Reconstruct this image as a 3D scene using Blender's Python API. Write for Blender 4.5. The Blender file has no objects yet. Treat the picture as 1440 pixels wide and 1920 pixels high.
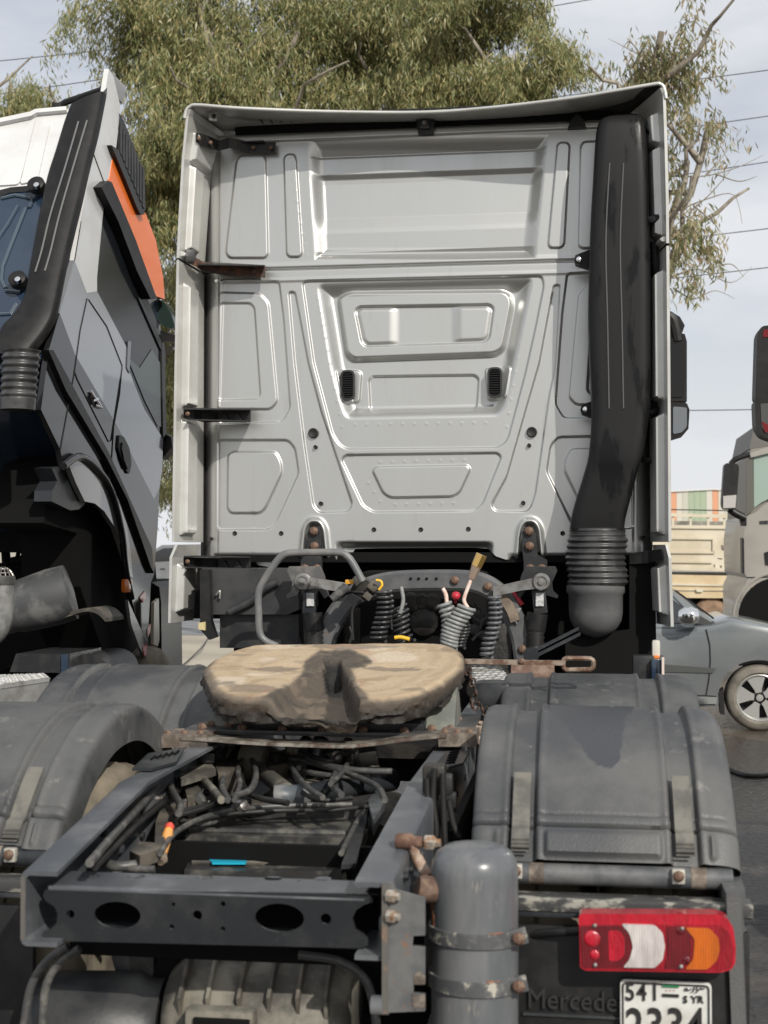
import bpy, bmesh, math, random
import numpy as np
from mathutils import Vector, Matrix
random.seed(7); rng = np.random.default_rng(7)
scene = bpy.context.scene
COL = scene.collection
rad = math.radians
# ------------------------------------------------------------------ camera
CAM = Vector((0.774, 0.0, 1.72)); YAW = rad(7.99); PIT = rad(1.54); FPX = 2600.0
FWD = Vector((-math.sin(YAW)*math.cos(PIT), math.cos(YAW)*math.cos(PIT), math.sin(PIT)))
RGT = Vector((math.cos(YAW), math.sin(YAW), 0)); UPV = RGT.cross(FWD)
cd = bpy.data.cameras.new('camera'); cam = bpy.data.objects.new('camera', cd); COL.objects.link(cam)
cam.matrix_world = Matrix((( RGT.x, UPV.x, -FWD.x, CAM.x), (RGT.y, UPV.y, -FWD.y, CAM.y), (RGT.z, UPV.z, -FWD.z, CAM.z), (0,0,0,1)))
cd.sensor_fit = 'VERTICAL'; cd.sensor_height = 36.0; cd.sensor_width = 27.0; cd.lens = FPX/1920*36
cd.clip_start = 0.05; cd.clip_end = 3000
cd.dof.use_dof = True; cd.dof.focus_distance = 6.7; cd.dof.aperture_fstop = 5.6
scene.camera = cam
# ------------------------------------------------------------------ sky and sun
SUN_AZ, SUN_EL = rad(33), rad(34)
TOSUN = Vector((math.sin(SUN_AZ)*math.cos(SUN_EL), -math.cos(SUN_AZ)*math.cos(SUN_EL), math.sin(SUN_EL)))
world = bpy.data.worlds.new('World'); scene.world = world; world.use_nodes = True
wt = world.node_tree; wt.nodes.clear()
def wn(t, **k):
    n = wt.nodes.new(t)
    for a, b in k.items(): setattr(n, a, b)
    return n
sky = wn('ShaderNodeTexSky', sky_type='NISHITA', sun_disc=False, sun_elevation=SUN_EL,
         sun_rotation=math.atan2(TOSUN.x, TOSUN.y), air_density=1.0, dust_density=3.5, ozone_density=1.0, altitude=300)
bg = wn('ShaderNodeBackground'); bg.inputs['Strength'].default_value = 0.105
wo = wn('ShaderNodeOutputWorld')
tc = wn('ShaderNodeTexCoord'); sep = wn('ShaderNodeSeparateXYZ')
mp = wn('ShaderNodeMapping'); mp.inputs['Scale'].default_value = (1.0, 1.0, 3.2); mp.inputs['Location'].default_value = (0.35, 0.2, 0.1)
nz = wn('ShaderNodeTexNoise'); nz.inputs['Scale'].default_value = 2.6; nz.inputs['Detail'].default_value = 7; nz.inputs['Roughness'].default_value = 0.55
rmp = wn('ShaderNodeMapRange'); rmp.inputs['From Min'].default_value = 0.30; rmp.inputs['From Max'].default_value = 0.62
rmp.inputs['To Min'].default_value = 0.46; rmp.inputs['To Max'].default_value = 0.97
hz = wn('ShaderNodeMapRange'); hz.inputs['From Min'].default_value = 0.02; hz.inputs['From Max'].default_value = 0.42
hz.inputs['To Min'].default_value = 1.0; hz.inputs['To Max'].default_value = 0.0
mx = wn('ShaderNodeMath', operation='MAXIMUM')
cloud = wn('ShaderNodeMixRGB'); cloud.inputs['Color2'].default_value = (7.7, 7.85, 8.15, 1)
L = wt.links.new
L(tc.outputs['Generated'], mp.inputs['Vector']); L(mp.outputs['Vector'], nz.inputs['Vector'])
L(nz.outputs['Fac'], rmp.inputs['Value']); L(tc.outputs['Generated'], sep.inputs['Vector']); L(sep.outputs['Z'], hz.inputs['Value'])
L(rmp.outputs['Result'], mx.inputs[0]); L(hz.outputs['Result'], mx.inputs[1]); L(mx.outputs[0], cloud.inputs['Fac'])
L(sky.outputs['Color'], cloud.inputs['Color1']); L(cloud.outputs['Color'], bg.inputs['Color']); L(bg.outputs['Background'], wo.inputs['Surface'])
sd = bpy.data.lights.new('sun', 'SUN'); sd.energy = 4.1; sd.angle = rad(0.6); sd.color = (1.0, 0.955, 0.88)
sun = bpy.data.objects.new('sun', sd); COL.objects.link(sun); sun.location = (6, -8, 12)
sun.rotation_euler = TOSUN.to_track_quat('Z', 'Y').to_euler()
scene.view_settings.view_transform = 'Standard'; scene.view_settings.look = 'None'
scene.view_settings.exposure = 0.0; scene.view_settings.gamma = 1.0; scene.view_settings.use_curve_mapping = False
scene.cycles.max_bounces = 6; scene.cycles.transparent_max_bounces = 6
# ------------------------------------------------------------------ where a sight line meets a real plane
def ray(px, py): return FWD + RGT*((px-720)/FPX) + UPV*((960-py)/FPX)
def P(px, py, X=None, Y=None, Z=None):
    r = ray(px, py)
    if X is not None: t = (X-CAM.x)/r.x
    elif Y is not None: t = (Y-CAM.y)/r.y
    else: t = (Z-CAM.z)/r.z
    return CAM + r*t
def PP(px, py, o, n):
    r = ray(px, py); return CAM + r*((o-CAM).dot(n)/r.dot(n))
def V(*a): return Vector(a)
# ------------------------------------------------------------------ materials
def mat(name, col, rough=0.5, metal=0.0, col2=None, scale=6.0, lo=0.42, hi=0.62, bump=0.0, bscale=40.0, spec=0.5, coat=0.0,
        stretch=None, rough2=None, col3=None, scale3=30.0, lo3=0.55, hi3=0.65, trans=0.0, alpha=1.0, emis=None, ior=1.45):
    m = bpy.data.materials.new(name); m.use_nodes = True
    nt = m.node_tree; b = nt.nodes['Principled BSDF']; N = nt.nodes.new; K = nt.links.new
    c4 = lambda c: (c[0], c[1], c[2], 1) if len(c) == 3 else c
    b.inputs['Base Color'].default_value = c4(col); b.inputs['Roughness'].default_value = rough; b.inputs['Metallic'].default_value = metal
    b.inputs['Specular IOR Level'].default_value = spec; b.inputs['Coat Weight'].default_value = coat; b.inputs['Coat Roughness'].default_value = 0.06
    b.inputs['Transmission Weight'].default_value = trans; b.inputs['Alpha'].default_value = alpha; b.inputs['IOR'].default_value = ior
    if col2 is not None or bump or col3 is not None:
        t = N('ShaderNodeTexCoord'); mpn = N('ShaderNodeMapping'); K(t.outputs['Object'], mpn.inputs['Vector'])
        if stretch: mpn.inputs['Scale'].default_value = stretch
        src = None
        if col2 is not None:
            n = N('ShaderNodeTexNoise'); n.inputs['Scale'].default_value = scale; n.inputs['Detail'].default_value = 8; n.inputs['Roughness'].default_value = 0.62
            K(mpn.outputs['Vector'], n.inputs['Vector'])
            r = N('ShaderNodeMapRange'); r.inputs['From Min'].default_value = lo; r.inputs['From Max'].default_value = hi; r.interpolation_type = 'SMOOTHSTEP'
            K(n.outputs['Fac'], r.inputs['Value'])
            mixn = N('ShaderNodeMixRGB'); mixn.inputs['Color1'].default_value = c4(col); mixn.inputs['Color2'].default_value = c4(col2)
            K(r.outputs['Result'], mixn.inputs['Fac']); src = mixn.outputs['Color']
            if rough2 is not None:
                rr = N('ShaderNodeMapRange'); rr.inputs['To Min'].default_value = rough; rr.inputs['To Max'].default_value = rough2
                K(r.outputs['Result'], rr.inputs['Value']); K(rr.outputs['Result'], b.inputs['Roughness'])
        if col3 is not None:
            n3 = N('ShaderNodeTexNoise'); n3.inputs['Scale'].default_value = scale3; n3.inputs['Detail'].default_value = 6; n3.inputs['Roughness'].default_value = 0.7
            K(mpn.outputs['Vector'], n3.inputs['Vector'])
            r3 = N('ShaderNodeMapRange'); r3.inputs['From Min'].default_value = lo3; r3.inputs['From Max'].default_value = hi3
            K(n3.outputs['Fac'], r3.inputs['Value'])
            m3 = N('ShaderNodeMixRGB'); m3.inputs['Color2'].default_value = c4(col3)
            if src is None: m3.inputs['Color1'].default_value = c4(col)
            else: K(src, m3.inputs['Color1'])
            K(r3.outputs['Result'], m3.inputs['Fac']); src = m3.outputs['Color']
        if src is not None: K(src, b.inputs['Base Color'])
        if bump:
            nb = N('ShaderNodeTexNoise'); nb.inputs['Scale'].default_value = bscale; nb.inputs['Detail'].default_value = 6
            K(mpn.outputs['Vector'], nb.inputs['Vector'])
            bp = N('ShaderNodeBump'); bp.inputs['Strength'].default_value = min(1.0, bump); bp.inputs['Distance'].default_value = 0.006
            K(nb.outputs['Fac'], bp.inputs['Height']); K(bp.outputs['Normal'], b.inputs['Normal'])
    if emis: b.inputs['Emission Color'].default_value = c4(emis[0]); b.inputs['Emission Strength'].default_value = emis[1]
    return m
# ------------------------------------------------------------------ objects
def thing(name, label, cat, loc=(0,0,0), group=None):
    o = bpy.data.objects.new(name, None); COL.objects.link(o); o.location = loc; o.empty_display_size = 0.2
    o['label'] = label; o['category'] = cat
    if group: o['group'] = group
    return o
def wloc(o):
    l = Vector(o.location)
    while o.parent: o = o.parent; l += Vector(o.location)
    return l
def link(name, me, m, parent=None, loc=None, kind=None, smooth=35):
    """one mesh object; mesh vertices are in world space unless loc is given (then they are local to loc)"""
    o = bpy.data.objects.new(name, me); COL.objects.link(o)
    if m is not None and not me.materials:
        for x in (m if isinstance(m, (list, tuple)) else [m]): me.materials.append(x)
    pl = wloc(parent) if parent else Vector((0,0,0))
    if parent: o.parent = parent
    if loc is None:
        base = pl
        if not parent:
            co = np.empty(len(me.vertices)*3, 'f'); me.vertices.foreach_get('co', co); co = co.reshape(-1,3)
            c = (co.min(0)+co.max(0))/2; base = Vector((c[0], c[1], co[:,2].min())); o.location = base
        if base.length > 0: me.transform(Matrix.Translation(-base))
    else: o.location = Vector(loc)-pl
    if smooth is not None:
        me.polygons.foreach_set('use_smooth', [True]*len(me.polygons)); me.set_sharp_from_angle(angle=rad(smooth))
    if kind: o['kind'] = kind
    return o
def tag(o, label, cat, group=None):
    o['label'] = label; o['category'] = cat
    if group: o['group'] = group
    return o
def dup(o, loc, parent=None, rot=None):
    c = o.copy(); COL.objects.link(c); p = parent or o.parent; c.parent = p
    c.location = Vector(loc)-(wloc(p) if p else Vector((0,0,0)))
    if rot is not None: c.rotation_euler = rot
    return c
class MB:
    def __init__(s): s.v = []; s.f = []; s.mi = []; s.cur = 0
    def add(s, vs, fs):
        k = len(s.v); s.v += [tuple(p) for p in vs]; s.f += [tuple(i+k for i in f) for f in fs]; s.mi += [s.cur]*len(fs)
        return s
    def mesh(s, name):
        me = bpy.data.meshes.new(name); me.from_pydata(s.v, [], s.f)
        if any(s.mi): me.polygons.foreach_set('material_index', s.mi)
        bm = bmesh.new(); bm.from_mesh(me); bmesh.ops.recalc_face_normals(bm, faces=bm.faces); bm.to_mesh(me); bm.free()
        me.update(); return me
    def build(s, name, m, parent=None, **k): return link(name, s.mesh(name), m, parent, **k)
    def box(s, c, size, bev=0.0, R=None):
        c = Vector(c); bm = bmesh.new(); bmesh.ops.create_cube(bm, size=1.0); bmesh.ops.scale(bm, vec=Vector(size), verts=bm.verts)
        if bev > 0: bmesh.ops.bevel(bm, geom=list(bm.edges), offset=bev, segments=2, affect='EDGES', profile=0.6)
        if R is not None: bmesh.ops.transform(bm, matrix=R.to_4x4() if len(R) == 3 else R, verts=bm.verts)
        bm.verts.index_update(); s.add([v.co+c for v in bm.verts], [[v.index for v in f.verts] for f in bm.faces]); bm.free(); return s
    def loft(s, rings, cap0=True, cap1=True, closed=True):
        n = len(rings[0]); vs = [p for r in rings for p in r]; fs = []
        for i in range(len(rings)-1):
            for j in range(n if closed else n-1):
                k = (j+1) % n; fs.append((i*n+j, i*n+k, (i+1)*n+k, (i+1)*n+j))
        if cap0 and closed: fs.append(tuple(range(n))[::-1])
        if cap1 and closed: fs.append(tuple((len(rings)-1)*n+j for j in range(n)))
        return s.add(vs, fs)
    def prism(s, pts, vec):
        pts = [Vector(p) for p in pts]; vec = Vector(vec); n = len(pts)
        return s.add(pts+[p+vec for p in pts], [tuple(range(n)), tuple(range(2*n-1, n-1, -1))]+[(i, (i+1) % n, n+(i+1) % n, n+i) for i in range(n)])
    def cyl(s, a, b, r, r2=None, seg=16, caps=True):
        a, b = Vector(a), Vector(b); return s.tube([a, b], [r, r if r2 is None else r2], seg, caps)
    def tube(s, pts, r, seg=10, caps=True, closed=False):
        pts = [Vector(p) for p in pts]; n = len(pts); rs = r if isinstance(r, (list, tuple)) else [r]*n
        T = []
        for i in range(n):
            if closed: d = pts[(i+1) % n]-pts[i-1]
            else: d = pts[min(i+1, n-1)]-pts[max(i-1, 0)]
            T.append(d.normalized())
        u = T[0].orthogonal().normalized(); rings = []
        for i in range(n):
            u = (u-T[i]*u.dot(T[i])); u = u.normalized() if u.length > 1e-6 else T[i].orthogonal().normalized()
            w = T[i].cross(u); rings.append([pts[i]+(u*math.cos(2*math.pi*j/seg)+w*math.sin(2*math.pi*j/seg))*rs[i] for j in range(seg)])
        if closed: rings.append(rings[0]); return s.loft(rings, False, False)
        return s.loft(rings, caps, caps)
    def lathe(s, prof, o, ax=(0,0,1), seg=32, caps=True):
        o, ax = Vector(o), Vector(ax).normalized(); u = ax.orthogonal().normalized(); w = ax.cross(u)
        return s.loft([[o+ax*h+(u*math.cos(2*math.pi*j/seg)+w*math.sin(2*math.pi*j/seg))*max(r, 1e-4) for j in range(seg)] for r, h in prof], caps, caps)
    def strip(s, pts, side, w, up, t):
        """flat bar along pts: width w in direction side, thickness t in direction up"""
        rings = []
        for i, p in enumerate(pts):
            sd_ = side[i] if isinstance(side, list) else Vector(side); up_ = up[i] if isinstance(up, list) else Vector(up)
            p = Vector(p); rings.append([p-sd_*w/2-up_*t/2, p+sd_*w/2-up_*t/2, p+sd_*w/2+up_*t/2, p-sd_*w/2+up_*t/2])
        return s.loft(rings)
def smooth_path(pts, n=8, closed=False):
    pts = [Vector(p) for p in pts]; out = []; m = len(pts)
    for i in range(m if closed else m-1):
        g = (lambda k: pts[k % m]) if closed else (lambda k: pts[min(max(k, 0), m-1)])
        a, b, c, d = g(i-1), g(i), g(i+1), g(i+2)
        for k in range(n):
            t = k/n; out.append(0.5*((2*b)+(c-a)*t+(2*a-5*b+4*c-d)*t*t+(3*b-a-3*c+d)*t**3))
    if not closed: out.append(pts[-1])
    return out
def round_poly(pts, r, n=4):
    """2-D polygon with its corners rounded"""
    pts = [Vector((p[0], p[1])) for p in pts]; out = []; m = len(pts)
    for i in range(m):
        a, b, c = pts[i-1], pts[i], pts[(i+1) % m]; d1, d2 = a-b, c-b; l = min(r, d1.length*0.48, d2.length*0.48)
        p, q = b+d1.normalized()*l, b+d2.normalized()*l
        for k in range(n+1):
            t = k/n; out.append(p*(1-t)**2+b*2*t*(1-t)+q*t*t)
    return out
def plate_mesh(name, outer, holes, O, ex, ey, nrm, t, bev=0.0):
    """flat plate with real holes; loops are 2-D in (ex, ey)"""
    bm = bmesh.new(); O, ex, ey, nrm = Vector(O), Vector(ex), Vector(ey), Vector(nrm); edges = []
    for loop in [outer]+list(holes):
        vs = [bm.verts.new(O+ex*p[0]+ey*p[1]) for p in loop]
        for i in range(len(vs)): edges.append(bm.edges.new((vs[i], vs[(i+1) % len(vs)])))
    bmesh.ops.triangle_fill(bm, edges=edges, use_beauty=True, use_dissolve=False, normal=nrm)
    r = bmesh.ops.extrude_face_region(bm, geom=list(bm.faces))
    bmesh.ops.translate(bm, vec=nrm*t, verts=[g for g in r['geom'] if isinstance(g, bmesh.types.BMVert)])
    bmesh.ops.recalc_face_normals(bm, faces=bm.faces)
    me = bpy.data.meshes.new(name); bm.to_mesh(me); bm.free(); return me
def circle2(cx, cy, r, n=24, ry=None): return [(cx+r*math.cos(2*math.pi*k/n), cy+(ry or r)*math.sin(2*math.pi*k/n)) for k in range(n)]
def grid_mesh(name, Wp, flip=False):
    """Wp: (n, m, 3) array of world points"""
    n, m = Wp.shape[:2]; idx = np.arange(n*m).reshape(n, m)
    q = np.stack([idx[:-1,:-1], idx[:-1,1:], idx[1:,1:], idx[1:,:-1]], -1).reshape(-1, 4)
    if flip: q = q[:, ::-1]
    me = bpy.data.meshes.new(name); me.vertices.add(n*m); me.vertices.foreach_set('co', Wp.reshape(-1).astype('f'))
    me.loops.add(q.size); me.loops.foreach_set('vertex_index', q.reshape(-1).astype('i'))
    me.polygons.add(len(q)); me.polygons.foreach_set('loop_start', np.arange(0, q.size, 4).astype('i')); me.update(calc_edges=True); me.validate(); return me
def sdf(S, T, poly):
    """signed distance (inside negative) of points to a polygon"""
    d = np.full(S.shape, 1e9); ins = np.zeros(S.shape, bool); m = len(poly)
    for i in range(m):
        ax, ay = poly[i][0], poly[i][1]; bx, by = poly[(i+1) % m][0], poly[(i+1) % m][1]
        ex, ey = bx-ax, by-ay; l2 = ex*ex+ey*ey+1e-12
        t = np.clip(((S-ax)*ex+(T-ay)*ey)/l2, 0, 1); d = np.minimum(d, (S-ax-t*ex)**2+(T-ay-t*ey)**2)
        c = ((ay > T) != (by > T)) & (S < (bx-ax)*(T-ay)/((by-ay) if abs(by-ay) > 1e-12 else 1e-12)+ax); ins ^= c
    d = np.sqrt(d); return np.where(ins, -d, d)
def sstep(x): x = np.clip(x, 0, 1); return x*x*(3-2*x)
def vnoise(X, Y, seed=0, oct=4, f=1.0):
    """smooth value noise, 2-D arrays"""
    r = np.random.default_rng(seed); tab = r.random((256, 256)); out = np.zeros(np.shape(X)); a = 1.0; tot = 0
    for o in range(oct):
        x, y = X*f, Y*f; xi, yi = np.floor(x).astype(int), np.floor(y).astype(int); u, v = sstep(x-xi), sstep(y-yi)
        g = lambda i, j: tab[(xi+i) % 256, (yi+j) % 256]
        out += a*((g(0,0)*(1-u)+g(1,0)*u)*(1-v)+(g(0,1)*(1-u)+g(1,1)*u)*v); tot += a; a *= .5; f *= 2.03
    return out/tot-0.5
def leaf_mesh(name, pts, dirs, length, width, seed=0):
    """one lens-shaped leaf per point, hanging along dirs"""
    r = np.random.default_rng(seed); n = len(pts); d = dirs/np.linalg.norm(dirs, axis=1, keepdims=True)
    s = np.cross(d, r.normal(size=(n,3))); s /= np.linalg.norm(s, axis=1, keepdims=True)+1e-9
    Ln = (length*r.uniform(.6, 1.3, n))[:,None]; Wd = (width*r.uniform(.7, 1.3, n))[:,None]
    v = np.stack([pts, pts+d*Ln*.45+s*Wd*.5, pts+d*Ln, pts+d*Ln*.45-s*Wd*.5], 1).reshape(-1, 3)
    me = bpy.data.meshes.new(name); me.vertices.add(4*n); me.vertices.foreach_set('co', v.reshape(-1).astype('f'))
    me.loops.add(4*n); me.loops.foreach_set('vertex_index', np.arange(4*n).astype('i'))
    me.polygons.add(n); me.polygons.foreach_set('loop_start', np.arange(0, 4*n, 4).astype('i')); me.update(calc_edges=True); return me
# ================================================================== materials used all over
M_SIL = mat('silver_paint', (.505,.51,.497), .32, .72, col2=(.475,.48,.465), scale=1.1, lo=.35, hi=.7, spec=.5, coat=.25, stretch=(4.5,4.5,.7), col3=(.40,.39,.36), scale3=4, lo3=.60, hi3=.90, rough2=.37)
M_SILW = mat('silver_paint_fairing', (.53,.53,.505), .36, .40, col2=(.47,.465,.435), scale=5, coat=.2)
M_BLK = mat('black_metal', (.010,.010,.0105), .42, 0, col2=(.018,.0175,.017), scale=14, spec=.4)
M_RUST = mat('rusty_bracket', (.045,.03,.024), .7, 0, col2=(.13,.055,.03), scale=30, bump=.4)
M_RBOLT = mat('rusted_bolt', (.105,.058,.040), .75, .1, col2=(.19,.13,.09), scale=90)
M_STEEL = mat('bare_steel', (.45,.44,.42), .38, .85, col2=(.25,.22,.19), scale=40)
M_YZINC = mat('yellow_zinc', (.50,.34,.14), .4, .7, col2=(.3,.2,.1), scale=50)
M_PLAS = mat('black_plastic', (.0115,.0115,.012), .46, 0, col2=(.019,.0185,.018), scale=7, bump=.12, bscale=220, spec=.24)
M_SNK = mat('wet_snorkel_plastic', (.0135,.0135,.014), .50, 0, col2=(.007,.007,.0075), scale=3.2, lo=.52, hi=.60, rough2=.26, stretch=(3,3,.7), bump=.10, bscale=260, spec=.22)
M_FEND = mat('grey_fender_plastic', (.034,.036,.039), .44, 0, col2=(.088,.089,.088), scale=2.6, lo=.36, hi=.64, bump=.25, bscale=160, rough2=.66, col3=(.20,.19,.17), scale3=11, lo3=.60, hi3=.78)
M_FENDW = mat('grey_fender_with_damp_patch', (.056,.058,.061), .50, 0, col2=(.105,.105,.102), scale=2.6, lo=.36, hi=.64, bump=.25, bscale=160, col3=(.24,.23,.21), scale3=11, lo3=.60, hi3=.78)
M_STRAP = mat('dusty_strap', (.085,.083,.074), .65, 0, col2=(.15,.143,.122), scale=12, bump=.2)
M_CHAS = mat('chassis_paint', (.021,.0235,.027), .30, 0, col2=(.05,.052,.054), scale=5.5, lo=.45, hi=.75, rough2=.55, bump=.08, bscale=120, col3=(.20,.185,.16), scale3=16, lo3=.66, hi3=.78)
M_CHASD = mat('dark_chassis_paint', (.015,.016,.018), .45, 0, col2=(.032,.032,.031), scale=8, bump=.1, bscale=90, col3=(.12,.10,.08), scale3=26, lo3=.66, hi3=.78)
M_GRIME = mat('oily_grime', (.009,.0085,.008), .45, 0, col2=(.028,.025,.021), scale=12, bump=.35, bscale=50)
M_GRIME2 = mat('dusty_casting', (.05,.046,.04), .6, 0, col2=(.14,.12,.095), scale=9, lo=.4, hi=.65, bump=.3, bscale=45)
M_DUSTM = mat('dusty_axle_housing', (.070,.066,.056), .65, 0, col2=(.20,.185,.15), scale=7, bump=.3, bscale=40)
M_HOSE = mat('grey_hose', (.060,.060,.059), .40, 0, col2=(.15,.145,.13), scale=18, lo=.46, hi=.68)
M_RAILP = mat('blue_grey_rail_paint', (.070,.076,.084), .34, 0, col2=(.15,.155,.16), scale=4.5, lo=.42, hi=.70, rough2=.5, bump=.06, bscale=90, col3=(.16,.125,.095), scale3=19, lo3=.68, hi3=.78)
M_CROSS = mat('black_cross_member_paint', (.0165,.018,.020), .24, 0, col2=(.035,.036,.037), scale=5, lo=.45, hi=.75, rough2=.42, spec=.65, col3=(.10,.085,.07), scale3=17, lo3=.70, hi3=.80)
M_EDGE = mat('worn_flange_edge', (.10,.095,.085), .6, 0, col2=(.21,.13,.085), scale=24, lo=.5, hi=.68, bump=.2)
M_RUB = mat('black_rubber', (.012,.012,.012), .5, 0, col2=(.022,.021,.020), scale=9)
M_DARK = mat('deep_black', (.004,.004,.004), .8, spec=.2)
M_RAL = mat('rusty_flange', (.105,.082,.064), .75, 0, col2=(.22,.185,.15), scale=22, bump=.3, col3=(.06,.05,.045), scale3=12, lo3=.5, hi3=.65)
M_TANK = mat('grey_air_tank', (.092,.098,.105), .30, 0, col2=(.14,.143,.145), scale=3, coat=.3, rough2=.5, stretch=(3,3,.7), col3=(.27,.25,.21), scale3=14, lo3=.63, hi3=.74, bump=.05, bscale=25)
M_CHIP = mat('chipped_band_paint', (.07,.072,.075), .5, 0, col2=(.14,.14,.135), scale=20, col3=(.38,.36,.30), scale3=40, lo3=.57, hi3=.62)
M_WGLASS = mat('side_window_glass', (.010,.012,.014), .10, 0, spec=.22)
M_ALU = mat('bright_tread_plate', (.62,.62,.60), .36, .55, col2=(.40,.39,.37), scale=6)
M_GLASS = mat('dark_window_glass', (.015,.018,.022), .05, 0, spec=.9, coat=.5)
M_WHITE = mat('white_paint', (.60,.605,.60), .22, 0, col2=(.54,.54,.53), scale=3, coat=.6)
M_ORANGE = mat('orange_paint', (.83,.17,.022), .25, 0, coat=.6)
M_NAVY = mat('navy_paint', (.016,.030,.055), .22, 0, col2=(.022,.038,.065), scale=3, coat=.7)
M_GREYP = mat('silver_grey_decal', (.26,.27,.29), .16, .3, coat=.6)
M_GREYD = mat('dark_grey_paint', (.014,.014,.0155), .10, .1, coat=.25)
M_REDP = mat('red_paint', (.42,.025,.03), .3, 0, coat=.5)
M_AMBER = mat('amber_lens', (.62,.16,.02), .18, 0, coat=.6)
M_YEL = mat('yellow_plastic', (.72,.42,.03), .45)
M_REDK = mat('red_rubber', (.42,.02,.035), .45)
M_BRASS = mat('brass', (.72,.47,.16), .28, .9)
M_COPPER = mat('pinkish_hose_sleeve', (.62,.40,.33), .45, 0, col2=(.72,.62,.55), scale=60)
M_CHROME = mat('chrome', (.80,.80,.80), .08, 1.0)
M_GREYC = mat('coil_grey', (.19,.20,.20), .42, 0, col2=(.26,.26,.25), scale=30)
# ================================================================== ground
def sheet(name, x0, x1, y0, y1, z, m, kind='structure', nx=2, ny=2):
    X, Y = np.meshgrid(np.linspace(x0, x1, nx), np.linspace(y0, y1, ny)); W = np.stack([X, Y, np.full(X.shape, z)], -1)
    return link(name, grid_mesh(name, W), m, None, loc=(0,0,0), kind=kind, smooth=None)
M_SAND = mat('pale_dusty_ground', (.40,.36,.29), .9, 0, col2=(.30,.27,.22), scale=.35, bump=.3, bscale=8)
M_ASPH = mat('wet_asphalt', (.040,.040,.042), .55, 0, col2=(.085,.072,.060), scale=.9, lo=.42, hi=.60, rough2=.16, bump=.35, bscale=45, col3=(.15,.125,.10), scale3=1.6, lo3=.60, hi3=.72)
M_ROAD = mat('grey_road', (.17,.175,.185), .6, 0, col2=(.27,.265,.25), scale=.5, stretch=(.25,2.2,1), rough2=.4)
sheet('ground', -900, 900, -200, 1500, 0.0, M_SAND, nx=3, ny=3)
sheet('asphalt', -14, 22, -12, 18.5, 0.004, M_ASPH)
def wet_zone(m):
    """the washed-down strip of the yard: a wetter, browner surface between y = 7.6 and 13"""
    nt = m.node_tree; N = nt.nodes.new; K = nt.links.new; b = nt.nodes['Principled BSDF']
    t = N('ShaderNodeTexCoord'); sp_ = N('ShaderNodeSeparateXYZ'); nz_ = N('ShaderNodeTexNoise'); nz_.inputs['Scale'].default_value = .9; nz_.inputs['Detail'].default_value = 5
    K(t.outputs['Object'], sp_.inputs['Vector']); K(t.outputs['Object'], nz_.inputs['Vector'])
    ad = N('ShaderNodeMath'); ad.operation = 'MULTIPLY_ADD'; ad.inputs[1].default_value = 4.0; K(nz_.outputs['Fac'], ad.inputs[0]); K(sp_.outputs['Y'], ad.inputs[2])
    r_ = N('ShaderNodeMapRange'); r_.inputs['From Min'].default_value = 9.9; r_.inputs['From Max'].default_value = 11.2; r_.interpolation_type = 'SMOOTHSTEP'; K(ad.outputs[0], r_.inputs['Value'])
    mc = N('ShaderNodeMixRGB'); K(b.inputs['Base Color'].links[0].from_socket, mc.inputs['Color1']); mc.inputs['Color2'].default_value = (.070,.056,.043,1); K(r_.outputs['Result'], mc.inputs['Fac']); K(mc.outputs['Color'], b.inputs['Base Color'])
    mr_ = N('ShaderNodeMix'); mr_.data_type = 'FLOAT'; K(b.inputs['Roughness'].links[0].from_socket, mr_.inputs[2]); mr_.inputs[3].default_value = .24; K(r_.outputs['Result'], mr_.inputs[0]); K(mr_.outputs[0], b.inputs['Roughness'])
    bp_n = [n for n in nt.nodes if n.type == 'BUMP'][0]; bp_n.inputs['Strength'].default_value = .8; bp_n.inputs['Distance'].default_value = .035
    nb_ = bp_n.inputs['Height'].links[0].from_node; nb_.inputs['Scale'].default_value = 16
wet_zone(M_ASPH)
sheet('road', -70, 60, 27, 58, 0.006, M_ROAD)
# ================================================================== trees
def leaf_material(name, cols):
    m = bpy.data.materials.new(name); m.use_nodes = True; nt = m.node_tree; N = nt.nodes.new; K = nt.links.new
    b = nt.nodes['Principled BSDF']; b.inputs['Roughness'].default_value = .42; b.inputs['Specular IOR Level'].default_value = .5
    g = N('ShaderNodeNewGeometry'); r = N('ShaderNodeValToRGB'); e = r.color_ramp.elements
    while len(e) < len(cols): e.new(.5)
    for i, c in enumerate(cols): e[i].position = i/(len(cols)-1); e[i].color = (*c, 1)
    K(g.outputs['Random Per Island'], r.inputs['Fac']); K(r.outputs['Color'], b.inputs['Base Color'])
    t = N('ShaderNodeBsdfTranslucent'); K(r.outputs['Color'], t.inputs['Color']); mxs = N('ShaderNodeMixShader'); mxs.inputs['Fac'].default_value = .34
    K(b.outputs['BSDF'], mxs.inputs[1]); K(t.outputs['BSDF'], mxs.inputs[2]); K(mxs.outputs['Shader'], nt.nodes['Material Output'].inputs['Surface'])
    return m
M_LEAF = leaf_material('olive_leaf', [(.11,.135,.05), (.175,.20,.075), (.25,.255,.11), (.33,.31,.15), (.42,.34,.15)])
M_LEAFB = leaf_material('brownish_leaf', [(.14,.165,.07), (.21,.23,.10), (.30,.255,.14), (.37,.28,.18), (.25,.27,.13)])
M_BARK = mat('pale_bark', (.30,.27,.22), .85, 0, col2=(.16,.135,.105), scale=6, stretch=(1,1,.25), bump=.4, bscale=20)
def grow(mb, a, b, r0, r1, r, wob=.12):
    wob *= .6
    a, b = Vector(a), Vector(b); n = 7; l = (b-a).length
    pts = [a.lerp(b, i/(n-1))+(Vector(r.normal(size=3))*wob*l*.35*math.sin(math.pi*i/(n-1))) for i in range(n)]
    mb.tube(pts, [r0+(r1-r0)*i/(n-1) for i in range(n)], 7); return pts
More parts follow.
